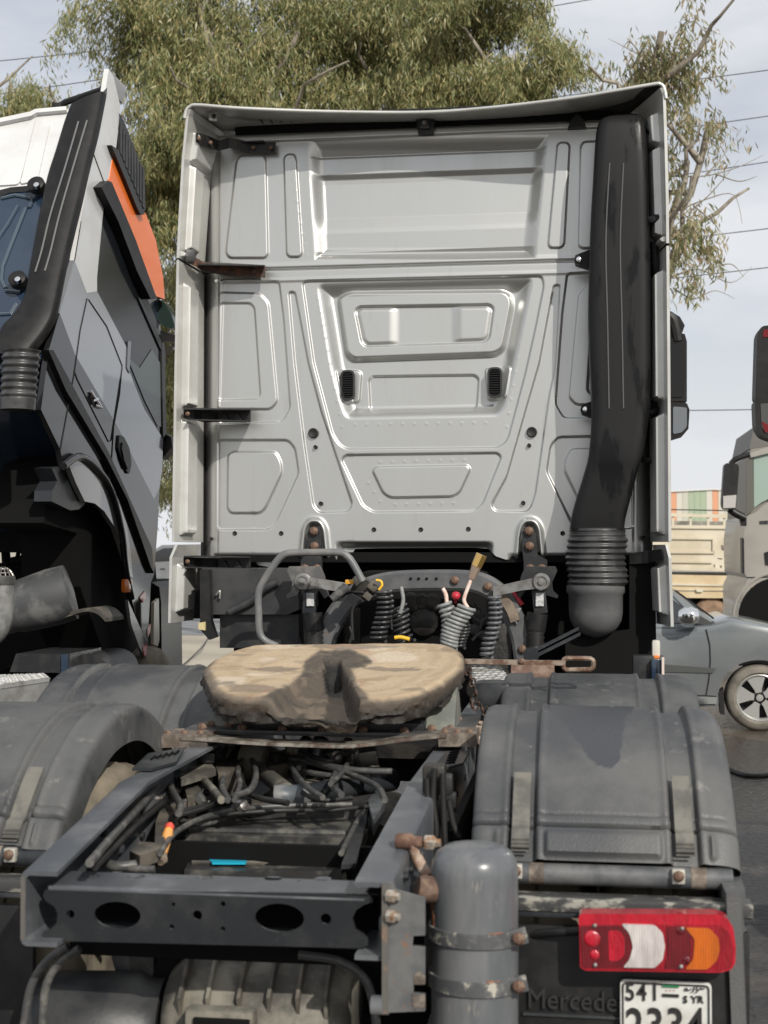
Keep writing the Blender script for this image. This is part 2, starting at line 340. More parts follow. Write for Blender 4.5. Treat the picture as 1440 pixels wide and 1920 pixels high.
def tree(label, base, forks, blobs, nsp, leafm, seed, group, ll=.165, lw=.027, clump=.52, fill=1.0, trunk_r=.28, gap=-.02):
    """blobs: (centre, radii) in metres, forks: limb end points. Crown = hanging sprays of leaves on many small clumps."""
    r = np.random.default_rng(seed); root = thing('eucalyptus_tree', label, 'tree', base, group)
    mb = MB(); fk = Vector(forks[0]); grow(mb, base, fk, trunk_r, trunk_r*.72, r, .06)
    tips = []
    for f in forks[1:]:
        q = grow(mb, fk, f, trunk_r*.55, .05, r, .14)
        for k in range(5):
            s = q[2+k % 4]; e = s+Vector((r.normal()*1.1, r.normal()*.8, .5+r.random()*1.0)); p = grow(mb, s, e, .06, .018, r, .2); tips.append(p[-1])
    mb.build('trunk', M_BARK, root, smooth=60)
    pts, dirs = [], []
    vol = [b[1][0]*b[1][1]*b[1][2] for b in blobs]; tot = sum(vol)
    for (c, rr), vv in zip(blobs, vol):
        n = max(2, int(nsp*vv/tot*1.45)); ncl = max(3, int(n/26)); cl = []
        for _ in range(ncl):
            d = r.normal(size=3); d /= np.linalg.norm(d); cl.append(np.array(c)+d*np.array(rr)*(r.random()**.42)*fill)
        cl = np.array(cl); d = r.normal(size=(n,3)); d /= np.linalg.norm(d, axis=1, keepdims=True)
        o = cl[r.integers(ncl, size=n)]+d*clump*np.array([1.0, 1.0, 1.15])*(.35+.65*r.random((n,1))); lay = np.floor(o[:,1]/.8)
        keep = vnoise(o[:,0]+7*lay, o[:,2]+3*lay, seed, 2, 1.25) >= gap; o, d = o[keep], d[keep]
        if not len(o): continue
        nl = 12; i = np.repeat(np.arange(len(o)), nl); t = r.random(len(i))**.8; droop = np.stack([d[:,0]*.35, d[:,1]*.35, -np.ones(len(d))], 1)[i]
        pts.append(o[i]+droop*(t*.40)[:,None]+r.normal(size=(len(i),3))*np.array([.05,.05,.03])); dirs.append(np.array([0,0,-1.0])+r.normal(size=(len(i),3))*np.array([.5,.5,.25]))
    me = leaf_mesh('crown', np.concatenate(pts), np.concatenate(dirs), ll, lw, seed)
    link('crown', me, leafm, root, smooth=None)['kind'] = 'stuff'
    return root
def blob(px, py, rx, ry, Y, ry_m=1.6):
    c = P(px, py, Y=Y); s = (c-CAM).dot(FWD)/FPX; return (tuple(c), (rx*s, ry_m, ry*s))
def at(px, py, Y): return tuple(P(px, py, Y=Y))
TG = 'eucalyptus trees behind the lorries'
tree('tall olive green eucalyptus directly behind the gap between the two lorries', (-4.6,25,0), [at(420,430,25), at(470,200,25), at(300,120,25.5), at(560,60,25), at(380,-60,25)],
     [blob(265,60,110,150,25), blob(420,20,150,150,25.5), blob(340,230,140,110,24.6), blob(470,180,110,130,25), blob(300,380,110,150,25), blob(400,330,120,150,25.6), blob(165,10,40,50,25,.9), blob(135,90,14,50,25,.5)], 7600, M_LEAF, 11, TG)
tree('broad eucalyptus rising behind the middle of the silver cab roof', (-1.6,26.5,0), [at(640,420,26.5), at(560,60,26.5), at(700,110,26.5), at(780,-50,26.5), at(640,-80,26.5)],
     [blob(590,60,130,130,26.5), blob(700,20,140,140,26.5), blob(640,170,160,70,26), blob(800,90,110,130,26.8), blob(560,300,120,110,26.5), blob(780,230,140,80,27)], 6600, M_LEAF, 23, TG)
tree('eucalyptus with yellowish crown behind the right half of the silver cab roof', (1.4,25,0), [at(880,420,25), at(860,60,25), at(980,100,25), at(1040,190,25)],
     [blob(880,40,120,110,25), blob(960,40,95,100,25), blob(1000,120,75,75,25,1.1), blob(850,150,130,60,24.7), blob(1040,165,60,48,25,.9), blob(960,170,110,48,25), blob(1090,115,28,36,25,.6)], 4700, M_LEAF, 37, TG)
tree('thin sparse eucalyptus with brownish leaves right of the silver cab', (P(1150,1030,Y=21).x,21,0), [at(1190,640,21), at(1240,300,21), at(1240,60,21), at(1300,420,21), at(1330,230,21)],
     [blob(1240,50,62,56,21,.8), blob(1300,90,38,50,21,.6), blob(1230,140,85,46,21,.8), blob(1310,210,62,52,21,.8), blob(1280,300,56,80,21,.8), blob(1290,440,42,56,21,.7), blob(1268,505,22,42,21,.5), blob(1170,140,62,30,21,.6)], 900, M_LEAFB, 41, TG, ll=.15, lw=.030, clump=.42, fill=1.0, trunk_r=.085)
tree('low bushy eucalyptus at the left edge behind the tilted cab', (-9.4,29,0), [at(40,420,29), at(20,160,29), at(110,200,29), at(-60,170,29)],
     [blob(40,190,80,36,29,1.4), blob(110,225,70,44,29,1.2), blob(-60,220,110,50,29,1.4), blob(20,300,150,90,29,1.5)], 2600, M_LEAF, 53, TG)
tree('dark low eucalyptus seen in the narrow gap beside the silver cab', (-5.6,30,0), [at(330,800,30), at(310,620,30), at(350,560,30), at(270,600,30)],
     [blob(320,560,120,120,30,1.3), blob(330,720,110,110,30,1.3), blob(250,680,120,140,30,1.3), blob(330,880,110,80,30,1.3)], 3600, M_LEAF, 61, TG)
# bare twigs of the sparse tree reach to the right
tw = MB(); rt = np.random.default_rng(5)
def twig(mb, pts, r0, Y=21): mb.tube(smooth_path([at(a, b, Y) for a, b in pts], 5), [r0*(1-.8*i/(5*(len(pts)-1))) for i in range(5*(len(pts)-1)+1)], 5)
sparse = [o for o in scene.objects if o.name == 'eucalyptus_tree.003'][0]
for q in ([(1255,330),(1320,330),(1380,315),(1432,290)], [(1320,332),(1350,300),(1372,270)], [(1262,400),(1320,375),(1375,365),(1392,420)], [(1300,385),(1340,420),(1350,440)],
          [(1258,520),(1310,505),(1370,530),(1410,500)], [(1330,505),(1370,495),(1395,520)], [(1232,120),(1185,95),(1140,72)], [(1200,100),(1180,78),(1165,95)], [(1268,62),(1300,40),(1330,70)],
          [(1340,325),(1385,340),(1420,330)], [(1290,400),(1335,360),(1385,300)], [(1262,540),(1300,560),(1340,545),(1378,560)]):
    twig(tw, q, .014)
tw.build('bare_twig', M_BARK, sparse)['kind'] = 'stuff'
# ================================================================== overhead wires
M_WIRE = mat('wire', (.05,.05,.055), .6)
def wire(a, b, Y, label):
    a, b = P(*a, Y=Y), P(*b, Y=Y); d = (b-a).normalized(); A, B = a-d*14, b+d*20
    pts = [A.lerp(B, t/24)+Vector((0,0,-.35*(1-(2*t/24-1)**2)+.3)) for t in range(25)]
    tag(MB().tube(pts, .011, 6).build('overhead_wire', M_WIRE), label, 'wire', 'overhead wires across the sky')
for a, b, lb in (((1040,8),(1100,-3),'overhead wire cutting the top edge of the sky above the cab'), ((1262,152),(1440,128),'highest overhead wire passing behind the sparse tree'),
                 ((1280,238),(1440,214),'overhead wire second from the top beside the sparse tree'), ((1300,322),(1440,300),'overhead wire third from the top among bare twigs'),
                 ((1270,446),(1440,425),'overhead wire fourth from the top beside the sparse tree'), ((1290,516),(1440,498),'overhead wire just under the lowest leaves of the sparse tree'),
                 ((1290,767),(1440,764),'single low overhead wire level with the black door mirrors'), ((0,112),(180,92),'overhead wire in the sky above the left tilted cab')):
    wire(a, b, 33, lb)
# ================================================================== striped warehouse far away
wh = thing('warehouse', 'distant low warehouse clad in pale, green and orange vertical strips', 'building', (P(1330,1000,Y=150).x, 150, 0))
cols = {'p': mat('pale_cladding', (.50,.48,.42), .8), 'g': mat('green_cladding', (.30,.36,.26), .8), 'o': mat('orange_cladding', (.55,.28,.17), .8), 'b': mat('buff_cladding', (.43,.43,.36), .8)}
mw = M_WHITE
x0 = P(1262,940,Y=150).x; pat = 'pbgopbgopbgggpopbgpbbgpobgpo'; wp = .62
for i in range(34):
    x = x0-4.3+i*wp; zt = 7.75+.25*(1-abs((i-13)/20))
    pnl = MB().box((x, 150, zt/2), (wp*.97, .25 if i % 2 else .2, zt), .0).build('cladding_panel', cols[pat[i % len(pat)]], wh)
MB().prism([(x0-5, 149.7, 7.72), (x0+4, 149.7, 8.15), (x0+18, 149.7, 7.75), (x0+18, 149.7, 7.6), (x0+4, 149.7, 7.99), (x0-5, 149.7, 7.58)], (0, 12, 0)).build('roof', mw, wh)
MB().box((x0+6.5, 156, 3.7), (22, 11, 7.2)).build('wall', cols['p'], wh)
# ================================================================== THE SILVER LORRY: cab
YB = 6.84
truck = thing('tractor_truck', 'silver tractor lorry seen from behind, with a bare fifth wheel and black air intake duct', 'truck', (0, 5.0, 0))
def q2(px, py, Y=YB): p = P(px, py, Y=Y); return (p.x, p.z)
def poly2(pts, Y=YB, r=0.02): return round_poly([q2(a, b, Y) for a, b in pts], r)
def zat(py, px=800): return P(px, py, Y=YB).z
x_l, x_r = q2(378, 700)[0], -q2(378, 700)[0]
ztop = zat(238)
bot = [(378,1042),(470,1044),(480,1060),(500,1063),(517,1058),(532,1050),(600,1050),(648,1048),(655,1040),(663,1029),(700,1028),(888,1027),(915,1029),(930,1043),(948,1049),(1240,1047)]
bx = np.array([q2(a, b)[0] for a, b in bot]); bz = np.array([q2(a, b)[1] for a, b in bot])
nx, nz = 620, 600
xs = np.linspace(x_l, x_r, nx); tt = np.linspace(0, 1, nz)
zb = np.interp(xs, bx, bz); X = np.tile(xs, (nz, 1)); Z = zb[None,:]+(ztop-zb)[None,:]*tt[:,None]
H = np.zeros(X.shape)
def step(pts, h, w=.016, r=.02):
    global H
    w *= .68
    H += h*sstep(.5-sdf(X, Z, poly2(pts, r=r))/w)
def wall(pts, h, w, r=.05):
    global H
    H += h*sstep(-sdf(X, Z, poly2(pts, r=r))/w)
# corner roll-off of the cab
e = np.clip((np.abs(X)-1.045)/.075, 0, 1); H -= .06*e**2
H -= .012*sstep((np.abs(X)-1.030)/.012)
# upper half: recessed middle with pressed steps
yprof = [(236,.0),(244,.012),(252,.012),(256,-.012),(262,-.016),(276,-.034),(284,-.044),(287,-.038),(318,-.036),(326,-.056),(335,-.058),(400,-.052),(422,-.034),(430,-.030),(466,-.030),(473,-.052),(482,-.052),(490,-.010),(494,.0)]
pz = np.array([zat(y) for y, _ in yprof])[::-1]; ph = np.array([h for _, h in yprof])[::-1]
rec = [(574,252),(588,489),(1006,489),(1030,252)]
m = sstep(-sdf(X, Z, poly2(rec, r=.01))/.075); H += m*np.interp(Z, pz, ph)
H += (1-m)*(.010*sstep((Z-zat(256))/.012)-.010*sstep((Z-zat(245))/.02))
# seam between upper and lower pressing
H += -.014*np.exp(-((Z-zat(497))/.005)**2)+.005*np.exp(-((Z-zat(491))/.012)**2)
H += .006*sstep((Z-zat(512))/-.02)*sstep((Z-zat(524))/.02)
# lower half: bed-end recess
wall([(590,529),(616,690),(634,757),(645,788),(936,782),(950,765),(968,688),(1003,517)], -.050, .075)
step([(567,530),(573,573),(588,680),(623,813),(635,833),(650,842),(932,839),(945,832),(953,821),(985,700),(1005,610),(1020,534),(1016,517),(577,526)], -.012, .014)
wall([(626,553),(650,541),(945,537),(962,548),(966,570),(949,654),(930,668),(658,678),(642,664)], .036, .030, .06)
step([(664,580),(672,573),(918,569),(925,576),(917,632),(908,640),(684,648),(676,640)], -.020, .018)
cx0, cx1 = q2(744,600)[0], q2(848,600)[0]
win = sstep(.5-sdf(X, Z, poly2([(668,584),(674,577),(914,573),(920,580),(913,628),(905,636),(688,644),(680,636)]))/.03)
H += win*.012*(sstep((X-cx0)/-.06+.2)+sstep((X-cx1)/.06+.2))
step([(688,710),(694,703),(888,700),(896,707),(892,760),(886,767),(698,770),(691,764)], -.014, .015)
step([(628,692),(668,692),(675,698),(671,752),(641,755)], .012, .014); step([(908,688),(958,685),(949,746),(914,749)], .012, .014)
step([(640,862),(647,853),(933,849),(940,857),(905,945),(888,958),(700,960),(680,948)], -.013, .015)
step([(698,882),(705,875),(876,872),(882,879),(862,923),(848,931),(732,933),(718,924)], .013, .015)
wl = [(541,547),(553,547),(578,680),(602,770),(640,884),(661,946),(653,959),(598,961),(587,948),(570,830),(552,680)]
wr = [(1038,534),(1050,534),(1041,690),(1030,740),(1004,925),(996,950),(988,959),(928,958),(921,947),(950,893),(985,770),(1011,680)]
step(wl, -.013, .014); step(wr, -.013, .014)
for sgn in (1,):
    up = [(424,474),(436,370),(444,302),(452,292),(494,291),(499,300),(503,478),(497,484),(431,484)]; step(up, .012, .016)
    step([(533,297),(539,290),(552,290),(556,300),(567,476),(562,482),(543,482),(538,476)], .012, .013)
step([(1045,273),(1050,268),(1063,268),(1068,274),(1058,458),(1052,465),(1032,465),(1028,458)], .012, .013)
mids = [([(418,528),(523,527),(532,600),(544,765),(530,790),(410,795)], -.010), ([(412,548),(487,550),(503,567),(520,753),(507,767),(408,767)], .011), ([(412,568),(470,568),(477,577),(488,740),(483,748),(408,750)], -.012),
        ([(408,825),(540,825),(553,840),(560,887),(517,980),(503,993),(408,993)], -.012), ([(427,853),(437,847),(517,847),(527,867),(528,887),(497,953),(487,962),(433,962),(426,953)], .012)]
for pts, h in mids: step(pts, h, .015)
def mirror_step(pts, h, w=.010):
    global H
    pm = [(-a, b) for a, b in round_poly([q2(*p) for p in pts], .02)][::-1]; H += h*sstep(.5-sdf(X, Z, pm)/w)
for pts, h in mids: mirror_step(pts, h)
mirror_step(up, .012)
# mount arches, bottom roll, sill
for ax in (590, 993):
    a = [(ax-24,1060),(ax-17,992),(ax-9,978),(ax+9,978),(ax+17,992),(ax+24,1060)]
    d = sdf(X, Z, poly2(a, r=.03)); H += .022*np.exp(-((d-.004)/.014)**2)-.045*sstep(-d/.02)
H += -.045*sstep((zat(1036)-Z)/.045)*(np.abs(X) < 1.06)*sstep((np.abs(X-q2(790,1000)[0])-.42)/.04)
H += -.055*sstep((zat(1014)-Z)/.035)*sstep((.40-np.abs(X-q2(776,1000)[0]))/.05)
# small weld dimples and a faint waviness of the sheet
for (a, b, c, d, n) in ((665,796,910,792,12),(712,866,870,862,8),(545,300,575,478,10),(1024,290,1000,470,10),(596,560,640,800,11),(990,540,950,800,11),(690,905,712,940,3),(740,946,850,943,6)):
    for k in range(n):
        cx, cz = q2(a+(c-a)*k/(n-1), b+(d-b)*k/(n-1)); H += .0011*np.exp(-((X-cx)**2+(Z-cz)**2)/.006**2)
H += .0022*vnoise(X*2.1, Z*2.1, 3, 2)
W = np.stack([X, YB-H, Z], -1)
panel = link('cab_rear_panel', grid_mesh('cab_rear_panel', W), M_SIL, truck, smooth=None)
panel.data.polygons.foreach_set('use_smooth', [True]*len(panel.data.polygons))
# plugs and holes in the panel
M_PLUG = mat('black_plug', (.012,.012,.012), .6)
plug0 = None
for (a, b, r) in ((587,812,.026),(997,810,.026),(591,838,.010),(992,835,.010),(601,944,.011),(981,943,.011),(440,1000,.012),(527,1000,.012),(701,993,.012),(789,993,.012),(878,992,.012),(1055,1000,.012),(395,1010,.008),(1207,1008,.010)):
    c = P(a, b, Y=YB-.003)
    k = MB().lathe([(r*1.0,-.02),(r,.006),(r*.82,.010),(r*.4,.006)], (c.x, YB+.004, c.z), (0,-1,0), 16).build('plug', M_PLUG, panel)
# louvred vents
M_LOUV = mat('vent_plastic', (.022,.022,.023), .45)
for (a, b) in ((653,723),(928,718)):
    c = P(a, b, Y=YB+.03); c = V(c.x, YB+.02, c.z)
    rp = round_poly([(-.036,-.076),(.036,-.076),(.036,.076),(-.036,.076)], .03, 6)
    inn = round_poly([(-.027,-.066),(.027,-.066),(.027,.066),(-.027,.066)], .022, 6)
    vent = link('vent', plate_mesh('vent', rp, [inn], c, (1,0,0), (0,0,1), (0,-1,0), .014), M_LOUV, panel)
    MB().box(c+V(0,.006,0), (.06,.004,.14)).build('backing', M_DARK, panel)
    for k in range(11):
        MB().box(c+V(0,-.006,-.058+k*.0116), (.056,.012,.003), R=Matrix.Rotation(rad(30),3,'X')).build('louvre', M_LOUV, panel)
# body behind the panel: closed box of the cab (sides, floor, front), so the place holds up from the side
hw = 1.10; zfl = zat(1020); 
MB().box((0, YB+1.02, (zfl+ztop)/2+.03), (2*hw, 1.84, ztop-zfl-.10), .04).build('cab_shell', M_SIL, truck)
# black plastic corner strips of the cab between panel and fairing
for s in (-1, 1):
    MB().loft([[V(s*1.118, YB+.02, z), V(s*1.13, YB+.02, z), V(s*1.13, YB+.14, z), V(s*1.118, YB+.14, z)] for z in (zat(1045), ztop-.1)]).build('corner_seal', M_BLK, truck)
# ------------------------------------------------------------------ side fairings (deflectors)
YF = 6.49; XF = 1.175
def fairing(s, segs):
    """inner skin as a pressed sheet from the cab corner back to the rear edge, with an outer skin and a bright lip"""
    out = []
    for name, top, bottom, feats in segs:
        n, m2 = 150, 60
        v = np.linspace(0, 1, n)[:,None]; u = np.linspace(0, 1, m2)[None,:]
        def edge(tab, k): return np.interp(v, [t[0] for t in tab], [t[k] for t in tab])
        z = top+(bottom-top)*v+0*u
        xo = edge(feats['rear'], 1); yo = edge(feats['rear'], 2); xi = edge(feats['front'], 1); yi = edge(feats['front'], 2)
        xx = xo+(xi-xo)*u; yy = yo+(yi-yo)*u
        h = np.zeros(z.shape)
        for (u0, u1, v0, v1, hh, wu) in feats['pads']:
            ins = np.minimum(np.minimum(u-u0, u1-u)*.36, np.minimum(v-v0, v1-v)*abs(top-bottom)); h = h+hh*sstep(ins/wu)
        xx = xx-h*.85; yy = yy-h*.35
        Wn = np.stack([xx*1.0, yy+0*xx, z], -1); Wo = np.stack([np.tile(edge(feats['rear'],1)+.013, (1, m2))+.02*u, yo+(yi-yo)*u+.0*z, z], -1)
        full = np.concatenate([Wn, Wo[:, ::-1]], 1); full = np.concatenate([full, full[:, :1]], 1); full[..., 0] *= s
        out.append(link('side_fairing', grid_mesh('side_fairing', full), M_SILW, truck, smooth=40))
    return out
zt_ = P(348,214,Y=YF).z; zm = P(332,486,Y=YF).z; zn = P(322,1020,Y=YF).z; zb_ = P(316,1168,Y=YF).z
EL = [(214,350),(300,341),(400,335),(484,331),(490,331),(700,327),(1018,322),(1024,327),(1045,318),(1168,315)]
ER = [(170,1245),(250,1250),(400,1254),(484,1255),(490,1255),(700,1257),(1018,1259),(1024,1253),(1045,1259),(1192,1264)]
for s in (-1, 1):
    EE = EL if s < 0 else ER
    def rx_(py): return abs(P(np.interp(py, [e[0] for e in EE], [e[1] for e in EE]), py, Y=YF).x)-.013
    fr = [(0,1.118,YB+.02),(1,1.118,YB+.02)]
    fairing(s, [('u', zt_+.02, zm+.006, dict(rear=[(0,rx_(214)-.012,YF-.01),(.04,rx_(225),YF),(.32,rx_(300),YF),(.7,rx_(400),YF),(1,rx_(484),YF)], front=[(0,1.02,YB+.04),(.3,1.085,YB+.03),(1,1.118,YB+.02)], pads=[(.20,.62,.34,.93,.034,.02),(.16,.85,.12,.33,.038,.02),(.05,.36,.945,.99,.025,.01)])),
                ('m', zm-.006, zn+.01, dict(rear=[(0,rx_(490),YF),(.4,rx_(700),YF),(1,rx_(1018),YF)], front=fr, pads=[(.16,.60,.07,.52,.042,.022),(.16,.60,.56,.98,.042,.022)])),
                ('l', zn-.004, zb_, dict(rear=[(0,rx_(1024),YF+.01),(.16,rx_(1045),YF),(1,rx_(1168),YF)], front=[(0,1.128,YB-.02),(1,1.145,YB-.06)], pads=[(.18,.75,.24,.88,.045,.025)]))])
# ------------------------------------------------------------------ roof spoiler: hollow rear lip, underside with painted shade, louvre grid
lip = [(346,222),(349,208),(356,200),(372,197),(450,203),(600,209),(780,211),(900,204),(1050,187),(1150,171),(1225,158),(1238,158),(1245,165),(1249,185)]
lipY = [6.49,6.49,6.49,6.49,6.51,6.58,6.63,6.60,6.54,6.50,6.49,6.49,6.49,6.49]
lp = smooth_path([P(a, b, Y=y) for (a, b), y in zip(lip, lipY)], 6)
n = len(lp); fwd = []; und = []
for i, p in enumerate(lp):
    fwd.append(V(p.x*.97, p.y+1.1, p.z+.02)); 
rings = []
for p, q in zip(lp, fwd): rings.append([p+V(0,.0,.006), p.lerp(q,.5)+V(0,0,.03), q])
W = np.array([[tuple(v) for v in r] for r in rings]); link('roof_spoiler', grid_mesh('roof_spoiler', W), M_SILW, truck, smooth=60)
tubem = MB().tube(lp, .009, 8); tubem.build('spoiler_lip', M_SILW, truck, smooth=60)
# underside: from the lip forward and down to the roof line
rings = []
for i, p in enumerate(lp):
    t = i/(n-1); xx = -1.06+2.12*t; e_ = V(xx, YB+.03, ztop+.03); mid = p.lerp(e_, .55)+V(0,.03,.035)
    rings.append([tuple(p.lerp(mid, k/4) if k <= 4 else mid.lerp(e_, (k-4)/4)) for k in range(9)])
M_UND_SHADE = mat('spoiler_underside', (.030,.030,.029), .5, 0, col2=(.05,.05,.048), scale=4)
un = link('spoiler_underside', grid_mesh('spoiler_underside', np.array(rings)), [M_SILW, M_UND_SHADE], truck, smooth=60)
un.data.polygons.foreach_set('material_index', [0 if k//8 < 26 else 1 for k in range(len(un.data.polygons))])  # shade painted in: left corner silver as if lit, the rest dark
grid_ = MB()
for k in range(34): 
    x = -.80+k*.048; grid_.box((x, YB-.045, ztop+.055), (.005,.10,.022))
grid_.box((0, YB-.09, ztop+.062), (1.7,.008,.006)); grid_.box((0, YB-.03, ztop+.062), (1.7,.008,.006))
grid_.build('louvre_grid', M_BLK, truck)['kind'] = 'stuff'
MB().box((0, YB+.02, ztop+.035), (1.9,.06,.075)).build('roof_gap', M_DARK, truck)
# roof latch in the middle and small knob at the right
c = P(797,233,Y=YB-.05)
lt = MB().prism([c+V(-.05,0,.05), c+V(.05,0,.05), c+V(.04,0,-.045), c+V(-.035,0,-.045)], (0,.05,0)).build('roof_latch', M_CHASD, truck)
MB().box(c+V(0,-.012,-.005), (.05,.02,.045), .006).build('catch', M_CHAS, lt); MB().cyl(c+V(0,-.03,.0), c+V(0,-.01,0), .011).build('rivet', M_STEEL, lt)
c = P(1082,228,Y=YB-.04); MB().prism([c+V(-.045,0,-.03), c+V(.045,0,-.03), c+V(.03,0,.012), c+V(0,0,.04), c+V(-.03,0,.012)], (0,.06,0)).build('roof_knob', M_BLK, truck)
# ------------------------------------------------------------------ fairing brackets on the left
bolt_me = MB().lathe([(.011,0),(.012,.006),(.008,.010),(.004,.011)], (0,0,0), (0,-1,0), 8).mesh('bolt')
def bolt(parent, p, m=None, sc=1.0, me=None):
    o = link('bolt', me or bolt_me, m or M_RBOLT, parent, loc=p, smooth=None); o.scale = (sc, sc, sc)
    return o
def bracket(pts, Ys, hts, m, name='fairing_bracket', t=.012):
    mid = [P(a, b, Y=y) for (a, b), y in zip(pts, Ys)]; rings = []
    for p, h in zip(mid, hts): rings.append([p+V(0,-t/2,-h/2), p+V(0,-t/2,h/2), p+V(0,t/2,h/2), p+V(0,t/2,-h/2)])
    return MB().loft(rings).build(name, m, truck, smooth=None), mid
o, md = bracket([(368,258),(378,262),(395,268),(410,273),(430,268),(445,270),(470,277),(517,277)], [6.55,6.58,6.64,6.70,6.74,6.75,6.79,6.80], [.045,.06,.06,.05,.05,.05,.055,.056], M_BLK)
for a, b, y in ((373,260,6.54),(395,268,6.62),(475,277,6.775),(508,277,6.775)): bolt(o, P(a, b, Y=y), M_RBOLT, .9)
MB().box(P(460,268,Y=6.775), (.20,.05,.008), .002).build('flange', M_BLK, o)
o, md = bracket([(352,483),(368,492),(380,500),(430,508),(497,510)], [6.56,6.62,6.70,6.76,6.78], [.05,.045,.05,.052,.054], M_RUST)
MB().prism([P(372,497,Y=6.62), P(497,499,Y=6.68), P(497,499,Y=6.83), P(385,493,Y=6.83)], (0,0,.006)).build('flange', M_BLK, o)
bolt(o, P(476,509,Y=6.765), M_RBOLT, .9); bolt(o, P(420,508,Y=6.75), M_RBOLT, .8)
MB().box(P(356,480,Y=6.56), (.05,.02,.06), .004, R=Matrix.Rotation(.5,3,'Z')).build('hinge_plate', M_CHASD, o)
for yy in (779, 1056):
    dy = yy-779
    o, md = bracket([(345,776+dy),(365,778+dy),(380,780+dy),(410,780+dy),(470,780+dy)], [6.54,6.60,6.68,6.76,6.78], [.045,.05,.06,.06,.062], M_BLK, t=.02)
    MB().prism([P(345,768+dy,Y=6.50), P(470,769+dy,Y=6.70), P(470,769+dy,Y=6.83), P(360,767+dy,Y=6.66)], (0,0,.007)).build('flange', M_BLK, o)
    MB().prism([P(350,788+dy,Y=6.50), P(470,791+dy,Y=6.68), P(470,791+dy,Y=6.83), P(360,788+dy,Y=6.66)], (0,0,.007)).build('flange', M_BLK, o)
    for a in (396, 424, 448): MB().prism([P(a-8,788+dy,Y=6.755), P(a,774+dy,Y=6.755), P(a+8,788+dy,Y=6.755)], (0,-.03,0)).build('rib', M_BLK, o)
    bolt(o, P(352,776+dy,Y=6.53), M_STEEL, 1.0)
# latch socket in the upper left corner
c = P(399,220,Y=6.62); o = MB().box(c, (.045,.02,.04), .008, R=Matrix.Rotation(.6,3,'Z')).build('latch_socket', M_SILW, truck); MB().lathe([(.010,0),(.010,.012),(.006,.014)], c+V(.008,-.012,0), (.4,-.9,0), 12).build('stud', M_BLK, o)
# ------------------------------------------------------------------ black air intake (snorkel) with bellows and cup
# horizontal cross-sections: (left px, right px, y px, rear Y, depth)
sn_ = [(1140,1200,213,6.50,.22),(1124,1209,221,6.45,.28),(1117,1213,250,6.43,.32),(1112,1217,330,6.42,.33),(1107,1219,420,6.42,.33),(1104,1221,520,6.42,.33),(1103,1221,600,6.42,.33),(1106,1221,690,6.42,.33),(1109,1218,780,6.42,.32),(1104,1206,850,6.42,.30),(1094,1195,890,6.43,.29),(1080,1183,935,6.44,.28),(1071,1174,970,6.45,.26),(1068,1171,992,6.46,.26)]
sn = [(a, b, y, Y+.13, d*.72) for a, b, y, Y, d in sn_]
def rrect(x0, x1, y0, y1, z, r=.06, n=7):
    return [V(p.x, p.y, z) for p in round_poly([(x0,y0),(x1,y0),(x1,y1),(x0,y1)], r, n)]
key = [np.array([P(a, y, Y=Yr).x, P(b, y, Y=Yr).x, Yr, Yr+d, P((a+b)/2, y, Y=Yr).z]) for a, b, y, Yr, d in sn]
kk = smooth_path([V(k[0], k[1], k[2]) for k in key], 6); kz = smooth_path([V(k[4], k[3], 0) for k in key], 6)
rings = [rrect(a.x, a.y, a.z, b.y, b.x, .055) for a, b in zip(kk, kz)]
snork = MB().loft(rings).build('air_intake', M_SNK, truck, smooth=50)
for px_ in ((1143,1136,1139,1142),(1169,1163,1166,1169)):
    pts = smooth_path([P(a, y, Y=6.548) for a, y in zip(px_, (306,450,600,766))], 8); MB().tube(pts, .0035, 6).build('rib', mat('pale_rib', (.10,.10,.10), .35), snork)  # ribs coloured paler than the duct
# darker shoulder moulding on the upper right of the duct
for (a, b) in ((1086,487),(1098,768)):
    c = P(a, b, Y=6.66); ear = MB().prism([c+V(-.025,0,0), c+V(-.018,0,.022), c+V(.0,0,.03), c+V(.07,0,.055), c+V(.07,0,-.055), c+V(0,0,-.03), c+V(-.018,0,-.022)], (0,.04,0)).build('mounting_ear', M_PLAS, snork)
    MB().lathe([(.013,0),(.014,.008),(.008,.012)], c+V(0,0,0), (0,-1,0), 12).build('screw', M_CHROME, ear)
# bellows
ys = np.linspace(992, 1092, 81); prof = []
cA, cB = P(1066,992,Y=6.58), P(1172,992,Y=6.58); cx = (cA.x+cB.x)/2; rx = (cB.x-cA.x)/2; cy = 6.56+rx*.95
z0, z1 = P(1119,990,Y=6.57).z, P(1119,1098,Y=6.57).z
def ering(rx, ry, x, y, z, n=40): return [V(x+rx*math.cos(2*math.pi*k/n), y+ry*math.sin(2*math.pi*k/n), z) for k in range(n)]
rings = []
for i in range(132):
    t = i/131; z = z0+(z1-z0)*t
    if t < .16: r_ = 1.0 if (i % 11) not in (5,6) else 1.035
    else: r_ = 1.035+.065*(0.5+.5*math.cos((t-.16)/.84*8*2*math.pi+math.pi))*1.0
    xo = cx+(.004 if t < .16 else .006*math.sin(9*t)); rings.append(ering(rx*r_, rx*.95*r_, xo, cy, z))
M_BELL = mat('rubber_bellows', (.030,.030,.031), .34, 0, col2=(.06,.06,.06), scale=9)
MB().loft(rings).build('bellows', M_BELL, truck, smooth=70)
prof = [(1110,1098,1.04),(1110,1104,1.05),(1110,1112,1.05),(1110,1116,.98),(1110,1150,.97),(1110,1165,.93),(1110,1178,.80),(1110,1188,.60),(1110,1194,.36),(1110,1198,.12)]
M_CUP = mat('grey_plastic_cup', (.082,.084,.086), .5, 0, col2=(.11,.11,.11), scale=6)
cup = MB().loft([ering(rx*k, rx*.95*k, cx-.005, cy, P(1119,y,Y=6.57).z) for _, y, k in prof]).build('dust_cup', M_CUP, truck, smooth=50)
